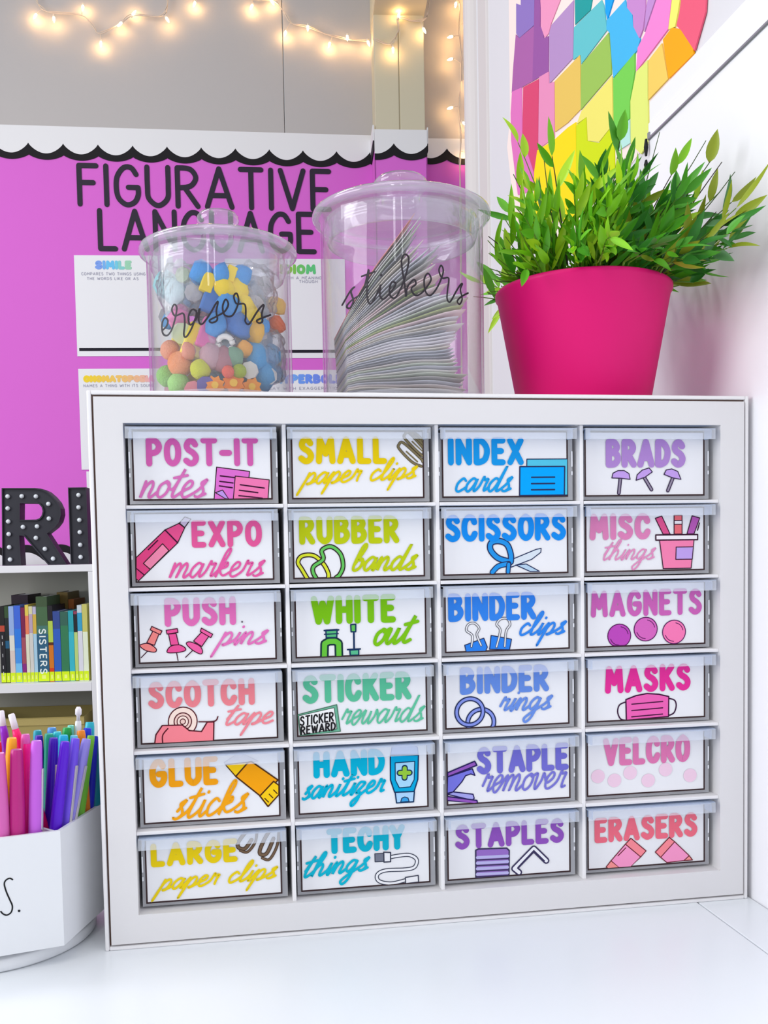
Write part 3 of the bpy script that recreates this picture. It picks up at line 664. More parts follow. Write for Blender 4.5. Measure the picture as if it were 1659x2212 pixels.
for a, b in [((0, -ch), (bw, 0)), ((cw-bw, -ch), (cw, 0)), ((bw, -ch), (cw-bw, -ch+bw)), ((bw, -.0006), (cw-bw, 0))]: c1.box((a[0], .0086, a[1]), (b[0], .0088, b[1]), DARK)
CARD_ME = c1.build('tmp').data; bpy.data.objects.remove(bpy.data.objects['tmp'])

def art_mat(c): return flat(c, .75, .1, 'print')
class Card:
    """draws in a sketch frame whose card corners are TL, TR, BL (y down), mapped to the card"""
    def __init__(s, TL, TR, BL):
        s.TL = TL; ax, ay = TR[0]-TL[0], TR[1]-TL[1]; bx_, by = BL[0]-TL[0], BL[1]-TL[1]; s.a = (ax, ay); s.b = (bx_, by); s.det = ax*by-ay*bx_
        s.k = cw/math.hypot(ax, ay); s.mb = MB(); s.mb.step = 1.5e-6; s.lay = 0
    def uv(s, p):
        dx, dy = p[0]-s.TL[0], p[1]-s.TL[1]
        return ((dx*s.b[1]-dy*s.b[0])/s.det*cw, -(s.a[0]*dy-s.a[1]*dx)/s.det*ch)
    def P(s):
        s.lay += 1; y = .00855-.00002*s.lay
        return lambda u, v: (min(max(u, bw*.6), cw-bw*.6), y, min(max(v, -ch+bw*.7), 0))
    def fill(s, c, pts, sm=False, out=(52, 34, 40), w=5):
        q = [s.uv(p) for p in pts]
        if sm: q = spline(q, True, 4)[:-1]
        s.mb.poly(q, art_mat(c), s.P())
        if out: s.mb.line(q, w*s.k, art_mat(out), s.P(), closed=True)
        return s
    def ln(s, c, w, pts, sm=False, closed=False):
        s.mb.line([s.uv(p) for p in pts], w*s.k, art_mat(c), s.P(), smooth=sm, closed=closed); return s
    def dl(s, c, w, pts, w2, c2=(52, 34, 40), sm=True, closed=False):
        s.ln(c2, w, pts, sm, closed); return s.ln(c, w2, pts, sm, closed)
    def circ(s, c, cx, cy, r, out=(52, 34, 40), w=5):
        return s.fill(c, [(cx+r*math.cos(6.2832*i/28), cy+r*math.sin(6.2832*i/28)) for i in range(28)], out=out, w=w)
def words(K, items):
    mb = MB(); lay = 0
    for kind, txt, (x0, y0, x1, y1), c, w, *rot in items:
        m = art_mat(c); sl = (K.a[1]/K.a[0])
        (u0, _), (u1, _) = K.uv((x0, (y0+y1)/2 + sl*(x0-(x0+x1)/2))), K.uv((x1, (y0+y1)/2 + sl*(x1-(x0+x1)/2)))
        vc = K.uv(((x0+x1)/2, (y0+y1)/2))[1]; hv = (abs(y1-y0)-abs(sl*(x1-x0))*(1 if kind == 'C' else .5))*K.k/2; t = w*K.k*(.93 if kind == 'C' else 1)
        rt = rot[0] if rot else 0
        if rt: hv -= abs(u1-u0)*math.tan(rt)/4
        P = lambda u, v: (u, .00825, v)
        if kind == 'C':
            gs, tot = caps(txt, .37 if len(txt) < 8 else .33)
            al = [st for g in gs for _, st in g]; fl = [sm for g in gs for sm, _ in g]
            xs = [a for q in al for a, b in q]
            for sm, q in zip(fl, al):
                q2 = [(u0+t/2+(a-min(xs))/(max(xs)-min(xs))*(u1-u0-t), vc-hv+t/2+b*(2*hv-t)) for a, b in q]
                mb.line(q2, t, m, P, smooth=bool(sm))
        else:
            st = fit(cursive(txt), u0+t/2, vc-hv+t/2, u1-t/2, vc+hv-t/2, rt)
            for q in st: mb.line(q, t, m, P, smooth=len(q) > 2)
    return mb
NAVY = (40, 50, 92)
DEF = {}
def D(r, c, label, corners, items, art, extra=None): DEF[r, c] = (label, corners, items, art)

def a_notes(k):
    k.fill((222,112,205), [(528,262),(705,287),(692,438),(515,438)]).fill((240,122,178), [(628,312),(812,335),(806,438),(618,438)])
    k.fill((188,150,228), [(522,402),(560,388),(592,438),(575,436)])
    for p in [[(548,310),(622,320)],[(545,340),(616,350)],[(543,365),(612,376)],[(655,360),(785,380)],[(650,390),(750,405)],[(648,420),(775,436)]]: k.ln((60,20,50), 7, p)
def a_clips(k):
    for dx, dy in ((0,0),(30,-55),(60,-95)):
        q = [(1612,288),(1560,262),(1492,190),(1490,165),(1515,158),(1608,245),(1618,262)]
        k.dl((128,116,84), 15, [(min(a+dx,1622),max(b+dy,105)) for a,b in q], 10, (70,58,44)); k.ln((128,116,84), 8, [(min(a,1620),b) for a,b in [(1530+dx,205+dy),(1590+dx,262+dy)]])
def a_marker(k):
    k.fill((228,72,132), [(262,595),(330,665),(125,862),(112,850),(112,738)]).fill((232,84,142), [(262,595),(335,562),(366,586),(330,665)]).fill((205,190,215), [(338,560),(366,528),(398,540),(366,584)])
    k.fill((242,138,172), [(150,770),(250,668),(284,705),(186,802)]); k.ln((60,20,50), 6, [(175,698),(224,650)]); k.ln((60,20,50), 6, [(112,795),(156,832)]); k.ln((60,20,50),7,[(262,595),(330,665)])
def a_bands(k):
    k.dl((218,226,50), 26, [(1028,862),(1000,815),(978,775),(1000,742),(1060,742),(1110,785),(1138,835),(1140,862)], 14)
    k.dl((100,196,92), 26, [(1075,862),(1058,830),(1062,798),(1110,762),(1102,715),(1150,696),(1200,735),(1216,800),(1200,845),(1180,862)], 14)
D(0,0,'drawer labelled with pink and purple sticky note squares, top left', ((78,62),(822,66),(88,440)), [('C','POST-IT',(155,100,752,258),(212,96,172),34),('S','notes',(115,265,485,430),(214,112,182),14)], a_notes)
D(0,1,'drawer with yellow SMALL paper clips card', ((920,85),(1620,95),(932,455)), [('C','SMALL',(960,118,1425,268),(232,202,12),34),('S','paper clips',(946,235,1596,434),(234,206,20),12,.05)], a_clips)
D(1,0,'drawer with pink marker pen picture and the word markers', ((95,505),(840,510),(110,872)), [('C','EXPO',(403,545,782,697),(228,90,152),33),('S','markers',(280,692,805,860),(228,92,162),12)], a_marker)
D(1,1,'drawer with RUBBER bands card in lime green', ((940,508),(1645,510),(955,865)), [('C','RUBBER',(980,535,1512,684),(190,202,22),34),('S','bands',(1262,680,1620,834),(188,202,24),15)], a_bands)
def a_index(k):
    k.fill((84,196,226), [(548,242),(776,242),(776,442),(548,442)], out=NAVY).fill((0,166,250), [(510,283),(757,283),(757,442),(510,442)], out=NAVY, w=7)
    for y in (342,377,411): k.ln(NAVY, 8, [(575,y),(702,y)])
def a_brads(k):
    o = (62,48,78)
    for st, hd in [([(1058,350),(1050,432)], [(1012,348),(1018,322),(1045,308),(1078,308),(1104,325),(1110,356),(1060,350)]),
                   ([(1186,345),(1226,414)], [(1142,362),(1148,332),(1175,306),(1212,294),(1230,316),(1190,345)]),
                   ([(1342,350),(1315,420)], [(1293,330),(1305,306),(1335,300),(1368,314),(1386,358),(1342,350)])]:
        k.ln(o, 20, st); k.ln((150,140,160), 9, st); k.fill((196,160,232), hd, out=o)
def a_scis(k):
    k.fill((216,226,236), [(455,800),(590,745),(616,740),(614,762),(565,800),(452,842)], out=NAVY); k.fill((180,208,232), [(478,830),(535,826),(606,868),(556,868)], out=NAVY)
    k.dl((38,148,228), 34, [(452,812),(385,790),(345,745),(348,705),(388,695),(432,715),(452,770),(452,812)], 22, NAVY)
    k.dl((38,148,228), 30, [(440,822),(385,835),(352,868)], 20, NAVY); k.dl((38,148,228), 26, [(440,825),(436,868)], 16, NAVY)
def a_cup(k):
    o = (62,30,52)
    k.fill((224,86,142), [(1240,572),(1275,560),(1320,660),(1282,660)], out=o).fill((236,112,122), [(1342,556),(1385,556),(1385,660),(1342,660)], out=o).fill((182,92,178), [(1440,560),(1482,572),(1450,660),(1412,660)], out=o)
    k.fill((240,236,242), [(1342,585),(1385,585),(1385,606),(1342,606)], out=o); k.ln(o, 6, [(1480,600),(1470,640)])
    k.fill((246,132,176), [(1262,692),(1450,692),(1434,850),(1282,850)], out=o).fill((246,240,244), [(1242,664),(1470,664),(1470,692),(1242,692)], out=o, w=7).fill((192,162,232), [(1352,732),(1446,732),(1440,800),(1350,800)], out=o)
D(0,2,'drawer with blue INDEX cards card', ((85,90),(772,92),(92,450)), [('C','INDEX',(120,126,530,272),(22,150,226),34),('S','cards',(158,275,475,420),(28,156,226),13)], a_index)
D(0,3,'drawer with lilac BRADS card, top right', ((865,95),(1515,95),(868,450)), [('C','BRADS',(978,140,1410,286),(176,136,206),36)], a_brads)
D(1,2,'drawer with blue SCISSORS card', ((92,520),(765,520),(92,882)), [('C','SCISSORS',(105,550,752,692),(22,142,236),33)], a_scis)
D(1,3,'drawer with MISC things card and pink pencil cup picture', ((865,515),(1510,512),(865,865)), [('C','MISC',(888,548,1214,684),(222,132,182),34),('S','things',(960,688,1244,850),(226,144,190),8)], a_cup)
def pin(k, c, cap, body, fl, nd):
    o = (70,26,48)
    k.ln(o, 5, nd); k.fill(c, fl, out=o, sm=True).fill(c, body, out=o).fill(c, cap, out=o)
def a_pins(k):
    pin(k,(246,138,134),[(168,250),(222,275),(212,294),(160,268)],[(174,274),(206,290),(182,350),(142,335)],[(110,345),(150,340),(190,368),(184,386),(140,378),(110,358)],[(152,374),(112,414)])
    pin(k,(236,84,152),[(244,272),(302,264),(306,284),(248,292)],[(256,292),(296,290),(310,350),(268,352)],[(248,388),(266,358),(310,350),(344,368),(340,384),(290,392)],[(298,390),(306,434)])
    pin(k,(238,96,162),[(430,264),(490,298),(480,316),(424,282)],[(432,285),(470,308),(432,362),(388,332)],[(350,346),(370,336),(420,358),(436,388),(424,402),(380,378)],[(388,378),(346,418)])
    k.circ((90,80,90), 648, 235, 5, out=None)
def a_white(k):
    k.dl((102,194,62), 44, [(1085,425),(1086,350),(1108,338),(1140,338),(1158,350),(1160,418)], 26, (24,50,60), sm=False)
    k.fill((88,186,122), [(1092,278),(1150,276),(1148,318),(1094,318)], out=(24,50,90), w=7); k.ln((24,50,90), 6, [(1085,300),(1156,298)]); k.ln((24,50,90), 8, [(1084,280),(1158,278)])
    k.ln((24,50,90), 9, [(1236,285),(1238,385)]); k.fill((96,190,90), [(1220,252),(1246,250),(1246,290),(1222,290)], out=(24,50,90), w=7)
    k.fill((88,186,140), [(1216,388),(1262,386),(1262,416),(1218,416)], out=(24,50,90), w=7); k.ln((24,50,90), 8, [(1204,385),(1270,383)])
D(2,0,'drawer with pink PUSH pins card', ((90,85),(828,78),(100,448)), [('C','PUSH',(235,96,614,256),(228,112,182),36),('S','pins',(472,252,795,427),(228,116,186),13)], a_pins)
D(2,1,'drawer with bright green WHITE out card', ((930,70),(1612,65),(938,425)), [('C','WHITE',(1015,95,1454,246),(122,192,22),36),('S','out',(1335,208,1580,366),(122,192,22),18,.05)], a_white)
def a_tape(k):
    o = (92,30,42)
    k.circ((250,226,214), 340, 752, 76, out=o, w=6).circ((240,205,195), 340, 752, 46, out=o, w=6).circ((250,226,214), 340, 752, 30, out=o).circ((240,205,195), 340, 752, 14, out=o)
    k.fill((246,134,146), [(195,868),(200,820),(232,772),(338,770),(375,800),(440,806),(470,756),(505,756),(505,858)], out=o, w=7); k.ln(o, 7, [(236,862),(236,822),(262,788)], True); k.ln(o, 7, [(425,754),(508,752),(526,728)], True)
def a_sticker(k):
    k.fill((110,180,150), [(945,722),(1146,672),(1166,814),(962,842)], out=(80,120,100)).fill((246,246,246), [(953,728),(1132,688),(1148,800),(964,830)], out=(60,60,60), w=3)
    for txt, (x0, y0, x1, y1) in (('STICKER', (958,712,1132,765)), ('REWARD', (962,765,1142,812))):
        gs, tot = caps(txt, .3)
        for g in gs:
            for sm, st in g: k.ln((34,32,36), 8, [(x0+4+a/tot*(x1-x0-8), y1-(1-b)*0-(b*(y1-y0-8)) - (a/tot-.5)*22 + 3) for a, b in st], bool(sm))
D(3,0,'drawer with coral pink tape dispenser picture and the word tape', ((105,515),(838,490),(122,872)), [('C','SCOTCH',(155,520,720,688),(238,132,142),35),('S','tape',(568,655,828,838),(240,136,148),12)], a_tape)
D(3,1,'drawer with green STICKER rewards card', ((935,490),(1612,470),(945,840)), [('C','STICKER',(970,500,1532,664),(92,192,152),35),('S','rewards',(1168,625,1608,778),(96,194,156),10)], a_sticker)
def a_bclips(k):
    for sx in (0, 1):
        if sx == 0: body = [(204,400),(306,364),(326,412),(318,434),(212,436)]; wire = [(240,408),(244,350),(212,322),(222,290),(254,284),(280,312),(268,345),(292,402)]
        else: body = [(345,350),(456,372),(446,428),(338,424)]; wire = [(375,412),(394,325),(374,292),(394,264),(430,262),(446,294),(426,330),(420,410)]
        k.fill((46,130,232), body, out=NAVY); k.dl((236,236,240), 13, wire, 6, (90,90,100))
def a_mag(k):
    for cx, cy, r, c in ((1048,348,64,(190,76,186)),(1195,314,65,(216,106,190)),(1355,332,65,(250,126,182))):
        k.fill(c, [(cx+r*math.cos(6.2832*i/28), min(cy+r*math.sin(6.2832*i/28), 402)) for i in range(28)], out=(92,30,92))
        k.ln((92,30,92), 4, [(cx+.78*r*math.cos(a/10), cy+.78*r*math.sin(a/10)) for a in range(-14, 0, 3)], True); k.ln((92,30,92), 4, [(cx+.8*r*math.cos(a/10), cy+.8*r*math.sin(a/10)) for a in range(16, 30, 4)], True)
def a_rings(k):
    k.dl((132,148,226), 26, [(300+70*math.cos(a/10), min(815+70*math.sin(a/10), 846)) for a in range(-37, 6, 3)], 13, NAVY)
    k.dl((132,148,226), 26, [(240+70*math.cos(6.2832*i/20), 757+70*math.sin(6.2832*i/20)) for i in range(20)], 13, NAVY, closed=True)
def a_mask(k):
    k.ln((60,28,60), 7, [(1092,714),(1056,730),(1046,768),(1062,806),(1092,815)], True); k.ln((60,28,60), 7, [(1325,702),(1358,714),(1367,745),(1355,782),(1325,797)], True)
    k.fill((240,102,182), [(1094,815),(1090,702),(1145,682),(1205,672),(1270,678),(1325,692),(1325,802)], out=(72,24,62), w=7)
    for y in (0, 35, 69): k.ln((72,24,62), 6, [(1122,728+y),(1292,718+y)])
D(2,2,'drawer with blue BINDER clips card', ((90,95),(768,85),(100,440)), [('C','BINDER',(112,120,587,275),(52,132,230),34),('S','clips',(496,222,760,415),(52,134,230),13)], a_bclips)
D(2,3,'drawer with MAGNETS card and three pink purple balls', ((862,65),(1530,55),(868,412)), [('C','MAGNETS',(888,94,1510,244),(206,102,182),30)], a_mag)
D(3,2,'drawer with periwinkle BINDER rings card', ((100,505),(770,490),(112,850)), [('C','BINDER',(183,510,662,664),(102,142,222),34),('S','rings',(396,652,690,824),(106,144,224),13)], a_rings)
D(3,3,'drawer with hot pink MASKS card', ((875,480),(1525,470),(880,822)), [('C','MASKS',(975,514,1444,664),(232,52,152),34)], a_mask)
def a_glue(k):
    o = (82,48,20)
    k.fill((214,214,226), [(505,138),(590,84),(690,135),(640,142),(512,150)], out=(190,190,205)).fill((252,206,26), [(512,150),(636,140),(568,214)], out=o, w=6).fill((250,166,18), [(652,136),(800,240),(702,322),(568,214),(636,140)], out=o, w=8)
    k.fill((252,206,26), [(775,246),(805,268),(805,318),(745,380),(700,322)], out=o, w=8)
    for i in range(3): k.ln(o, 6, [(775-i*24,292+i*22),(795-i*24,312+i*22)])
def a_sani(k):
    o = (22,52,92)
    k.fill((0,170,220), [(1400,92),(1552,92),(1550,225),(1530,292),(1425,292),(1402,225)], out=o, w=7).fill((172,192,236), [(1402,86),(1408,46),(1440,30),(1515,30),(1546,50),(1550,86)], out=(130,150,200))
    k.fill((166,216,246), [(1426,132),(1532,126),(1530,225),(1510,264),(1450,268),(1428,225)], out=o)
    k.ln(o, 34, [(1478,160),(1478,214)]).ln(o, 34, [(1451,187),(1505,187)]).ln((150,202,62), 22, [(1478,162),(1478,212)]).ln((150,202,62), 22, [(1453,187),(1503,187)])
    k.fill((172,212,246), [(1428,292),(1532,290),(1528,346),(1436,350)], out=o, w=7); k.fill((60,160,225), [(1458,346),(1464,325),(1480,318),(1498,325),(1504,344)], out=o)
def a_remover(k):
    o = (42,34,92)
    k.fill((168,168,236), [(118,398),(150,386),(255,402),(262,424),(250,434)], out=o, w=6).fill((152,92,190), [(118,410),(276,436),(280,450),(262,456),(118,432)], out=o, w=7)
    k.fill((122,122,226), [(120,305),(250,264),(264,300),(242,292),(215,300),(196,332),(150,386),(118,392)], out=o, w=6).fill((152,92,190), [(120,282),(262,224),(274,246),(120,304)], out=o, w=7)
def a_dots(k):
    for p in ((940,310),(1030,335),(1115,297),(1215,342),(1310,285),(1447,322)): k.circ((242,208,228), p[0], p[1], 37, out=None)
D(4,0,'drawer with orange GLUE sticks card', ((65,100),(805,80),(75,455)), [('C','GLUE',(105,98,472,268),(245,162,22),36),('S','sticks',(220,225,642,435),(245,166,24),15,.05)], a_glue)
D(4,1,'drawer with turquoise HAND sanitizer card', ((905,50),(1602,25),(915,402)), [('C','HAND',(990,52,1370,208),(0,180,214),36),('S','sanitizer',(926,178,1380,378),(4,180,214),14,.04)], a_sani)
D(4,2,'drawer with violet STAPLE remover card', ((110,115),(775,95),(118,460)), [('C','STAPLE',(272,136,768,295),(116,112,206),34),('S','remover',(300,282,764,394),(122,120,210),12)], a_remover)
D(4,3,'drawer with pale pink dots card, fifth in the right column', ((875,80),(1525,65),(882,420)), [('C','VELCRO',(965,96,1444,254),(224,122,176),34)], a_dots)
def a_lclips(k):
    for dx, dy in ((0,0),(120,38)):
        q = [(660+dx,548-dy*.2),(625+dx,595+dy*.6),(590+dx,590+dy*.9),(590+dx,560+dy*.8),(640+dx,500),(700+dx,492)]
        q = [(min(a,822),b) for a,b in q]; k.dl((122,98,76), 22, q, 14, (72,52,42))
        q = [(min(a,822),b) for a,b in [(690+dx,500),(680+dx,560+dy*.5),(640+dx,612+dy),(600+dx,606+dy)]]; k.dl((122,98,76), 16, q, 9, (72,52,42))
def a_cable(k):
    o = (62,66,84); q = [(1395,640),(1440,632),(1500,630),(1538,655),(1528,695),(1480,708),(1370,712),(1325,735),(1335,770),(1400,784),(1478,768)]
    k.dl((240,240,244), 22, q, 12, o); k.fill((120,124,140), [(1310,620),(1360,618),(1362,662),(1312,664)], out=o); k.fill((240,240,244), [(1358,612),(1395,614),(1396,664),(1360,666)], out=o, w=7); k.fill((240,240,244), [(1478,752),(1548,742),(1550,778),(1480,786)], out=o, w=6)
def a_staples(k):
    o = (62,56,92)
    k.fill((152,112,196), [(275,702),(290,695),(440,692),(454,706),(454,852),(278,858)], out=o, w=8)
    for i in range(4): k.ln((188,184,232), 15, [(284,742+i*31),(446,736+i*31)]); k.ln(o, 7, [(278,756+i*31),(452,750+i*31)])
    k.dl((240,240,246), 34, [(508,828),(482,806),(586,696),(655,765)], 18, o, sm=False); k.ln(o, 5, [(500,800),(586,706),(645,765)])
def a_erasers(k):
    o = (112,40,52)
    k.fill((250,152,150), [(1002,762),(1045,805),(984,808),(976,795)], out=o).fill((250,156,202), [(1080,672),(1165,745),(1112,805),(1045,805),(1002,762)], out=o).fill((252,142,152), [(1080,672),(1110,640),(1194,712),(1165,745)], out=o); k.ln(o, 5, [(1040,735),(1082,692)])
    k.fill((250,152,150), [(1435,745),(1454,770),(1405,772)], out=o).fill((250,156,202), [(1352,665),(1435,745),(1405,772),(1310,780),(1275,750)], out=o).fill((252,142,152), [(1322,640),(1352,665),(1275,750),(1245,720)], out=o)
D(5,0,'drawer with yellow LARGE paper clips card, bottom left', ((85,540),(820,485),(98,888)), [('C','LARGE',(120,536,584,702),(236,206,22),34),('S','paper clips',(118,650,810,866),(236,208,26),13,.04)], a_lclips)
D(5,1,'drawer with turquoise TECHY things card', ((908,470),(1605,430),(920,822)), [('C','TECHY',(1050,458,1472,620),(16,180,206),36),('S','things',(932,585,1288,800),(16,182,208),14,.05)], a_cable)
D(5,2,'drawer with purple STAPLES card', ((120,520),(782,480),(128,870)), [('C','STAPLES',(165,528,748,695),(146,86,186),32)], a_staples)
D(5,3,'drawer with coral ERASERS card, bottom right', ((870,470),(1520,440),(875,812)), [('C','ERASERS',(910,502,1478,660),(240,112,132),32)], a_erasers)
CX0, CZ0, CPZ = .0294, .3790, .0597
for (r, c), (label, cor, items, art) in sorted(DEF.items()):
    jx = R.uniform(-.0004, .0004)
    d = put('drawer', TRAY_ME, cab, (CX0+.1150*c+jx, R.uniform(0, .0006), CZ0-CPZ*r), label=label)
    put('handle_lip', LIP_ME, d); put('label_card', CARD_ME, d)
    k = Card(*cor); art(k); k.mb.build('illustration', d); words(k, items).build('lettering', d)

# supplies glimpsed through the drawer sides
def supply(label, cat, name, loc, dims, c, rough=.6):
    a, b, h = dims
    o = MB().box((-a/2, 0, 0), (a/2, b, h), flat(c, rough, .3, 'supply')).build(name, loc=loc, bevel=.0012); tag(o, label, cat); return o
floor_z = lambda r: CZ0-CPZ*r-.0531+.0016
sup = [(0,0,.004,(170,70,160),.02,'magenta sticky note pad in the top left drawer'),(0,1,.0035,(165,60,150),.03,'magenta paper pad in the small paper clips drawer'),(0,0,.098,(240,220,90),.012,'yellow note pad at the right side of the top left drawer'),
 (1,1,.004,(150,80,150),.03,'purple bundle in the rubber bands drawer'),(2,0,.004,(200,180,60),.03,'yellow box in the push pins drawer'),(2,0,.097,(205,110,80),.03,'terracotta box in the push pins drawer'),
 (0,3,.003,(120,135,170),.04,'slate blue box in the top right drawer'),(2,3,.003,(190,110,110),.02,'dusty red box in the magnets drawer'),(4,3,.004,(160,90,165),.036,'purple roll box in the drawer with pale pink dots'),
 (4,0,.003,(70,120,170),.03,'blue box in the glue sticks drawer'),(4,0,.099,(205,110,80),.022,'orange box in the glue sticks drawer'),(4,1,.003,(190,90,60),.026,'rust box in the hand sanitizer drawer'),(5,2,.003,(70,120,150),.03,'teal box in the staples drawer')]
for r, c, x, col, h, lb in sup: supply(lb, 'box', 'supply_box', (CX0+.115*c+x, .016, floor_z(r)), (.006, .09, h), col)
BOTC = [((205,190,80),'yellow'),((200,90,90),'red'),((90,120,180),'blue'),((190,110,160),'pink'),((90,150,110),'green')]
for r in (1, 3):
    for c in range(4):
        for i in range(5): 
            bc, bn = BOTC[(i+c*2+r) % 5]
            o = supply('flat %s packet lying in the drawer marked %s' % (bn, DEF[r, c][2][0][1].lower() if (r, c) not in ((1, 0), (3, 0)) else ('markers' if r == 1 else 'tape')), 'packet', 'packet', (CX0+.115*c+.014+i*.018, .014, floor_z(r)), (.015, .05, .0022), bc); o['group'] = 'flat packets in drawer row %d' % (r+1)

# ------------------------------------------------------------------ jars
ACR = film('acrylic', (253, 253, 254), (244, 244, 250), .032, .03, 1.49, 1.0)
ACL = film('acrylic_lid', (250, 250, 253), (244, 245, 252), .12, .05, 1.49, 1.35)
ACE = film('acrylic_edge', (246, 247, 251), (244, 245, 252), .27, .08, 1.49, 1.5)
def jar(label, cx, cy, r, rl, z_rim, knob_r, text, bbox, slope):
    z0 = CH
    t = thing('lidded_jar', label, 'jar', (cx, cy, z0)); h = z_rim-z0
    MB().lathe([(.001, .001), (r-.003, .001), (r, .004), (r, h-.006), (r+.0015, h-.0035)], ACR, n=96).build('jar_wall', t, smooth=True)
    MB().lathe([(r-.0022, h-.006), (r-.0022, .0055), (r-.006, .0035), (.001, .0035)], ACR, n=96).build('inner_wall', t, smooth=True)
    MB().lathe([(r-.0055, .0006), (r-.001, .0022), (r, .006)], ACE, n=96).build('base_ring', t, smooth=True)
    # lid: rounded rim, shallow dome, plug ring that drops into the jar, knob
    p = [(r+.0015, h-.0035), (rl-.003, h-.0035), (rl-.0006, h-.002), (rl, h), (rl-.0008, h+.0022), (rl-.004, h+.0042), (rl-.0085, h+.0052)]
    li = MB(); li.lathe(p, ACE, n=96); li.build('lid_rim', t, smooth=True)
    li = MB(); li.lathe([(rl-.0085, h+.0052), (rl*.70, h+.0092), (knob_r*.95, h+.0125), (knob_r*.8, h+.014)], ACL, n=96); li.lathe([(rl-.009, h+.0028), (rl*.68, h+.0062), (.001, h+.0092)], ACL, n=96); li.build('lid', t, smooth=True)
    pr = r-.0045
    pg = MB(); pg.lathe([(pr, h-.0035), (pr+.0008, h-.008), (pr+.0018, h-.0095), (pr+.0008, h-.011), (pr, h-.0125), (pr+.0014, h-.014), (pr, h-.0155), (pr-.001, h-.0205), (pr-.003, h-.0218), (pr-.0045, h-.0205), (pr-.0045, h-.0035)], ACL, n=96); pg.build('plug_ring', t, smooth=True)
    kz = h+.0135
    MB().lathe([(knob_r*.72, kz-.001), (knob_r*.70, kz+.004), (knob_r*.86, kz+.008), (knob_r, kz+.012), (knob_r*.98, kz+.0155), (knob_r*.86, kz+.018), (knob_r*.5, kz+.0192), (.0005, kz+.0195)], ACL, n=48).build('knob', t, smooth=True)
    mb = MB(); x0, zz0, x1, zz1 = bbox
    def P(u, v):
        dx = max(-.96*r, min(.96*r, u-cx)); return (dx, -math.sqrt((r+.0004)**2-dx*dx), v-z0)
    for q in fit(JT[text], x0, zz0, x1, zz1, slope): mb.line(q, .00135, flat((44, 38, 46), .5, .3, 'vinyl'), P, smooth=len(q) > 2)
    mb.build('lettering', t, label='thin black handwritten %s lettering' % text)
    return t
# looped hand lettering, joined (units: x height about 1)
JT = {
'erasers': [[(0,.35),(.35,.6),(.5,1.05),(.25,1.35),(.0,.9),(.05,.1),(.45,-.15),(.9,.5),(1.25,1.9),(1.05,2.3),(.85,1.9),(1.1,1.35),(1.75,1.45),(1.85,.6),(1.75,-.3),(1.95,-.5),(2.4,.2),(2.8,1.4),(2.45,1.7),(2.15,1.1),(2.3,.45),(2.8,1.0),(3.05,1.75),(2.95,.8),(3.2,.45),(3.8,1.2),(4.25,2.0),(4.5,2.3),(4.35,1.5),(4.4,.8),(4.0,.55),(3.8,.75),(4.4,1.1),(5.0,1.5),(5.3,2.1),(5.1,2.5),(4.85,1.9),(5.0,1.2),(5.6,1.2),(6.1,2.3),(6.0,3.05),(5.75,2.8),(5.95,2.2),(6.6,2.2),(6.65,1.2),(6.6,.8),(6.9,.6),(7.5,1.6),(7.9,2.2),(8.15,2.4),(7.95,1.6),(8.0,1.0),(7.7,.8),(7.55,1.0),(8.2,1.4),(8.7,1.7)]],
'stickers': [[(.0,.3),(.55,1.2),(.85,1.45),(.6,1.15),(.75,.4),(.5,-.1),(.3,.1),(.6,.45),(1.4,1.0),(1.85,2.6),(1.7,1.2),(1.75,.2),(2.0,.0),(2.55,1.0),(2.65,1.3),(2.6,.5),(2.85,.2),(3.3,.6),(3.75,1.25),(3.5,1.45),(3.3,1.0),(3.35,.4),(3.75,.3),(4.4,1.6),(4.75,3.1),(4.45,3.5),(4.2,2.9),(4.4,1.3),(4.5,.3),(4.6,1.0),(5.1,1.6),(5.25,1.25),(4.9,.9),(5.2,.4),(5.7,.6),(6.2,1.2),(6.45,1.7),(6.2,2.1),(5.9,1.6),(6.0,.7),(6.4,.45),(7.0,1.2),(7.45,2.3),(7.3,2.8),(7.1,2.4),(7.35,1.85),(7.9,1.9),(7.8,1.0),(7.75,.3),(8.0,.1),(8.5,.9),(8.9,1.5),(9.15,1.7),(8.95,1.2),(9.1,.5),(8.85,.05),(8.65,.25),(9.0,.65),(9.7,1.1)], [(1.35,2.15),(2.25,2.35)], [(2.7,2.0),(2.72,2.06)]]}
JSX, JSY, JSR = .0955, .080, .0568
JBX, JBY, JBR = .2448, .080, .0668
jar('clear jar of colourful novelty erasers with knobbed lid, the smaller jar on the cabinet', JSX, JSY, JSR, .0628, .5285, .0168, 'erasers', (.0515, .4515, .1335, .4830), .0)
jar('clear jar full of sticker sheets with knobbed lid, the bigger jar on the cabinet', JBX, JBY, JBR, .0735, .5625, .0222, 'stickers', (.1895, .4770, .2870, .5125), .0)

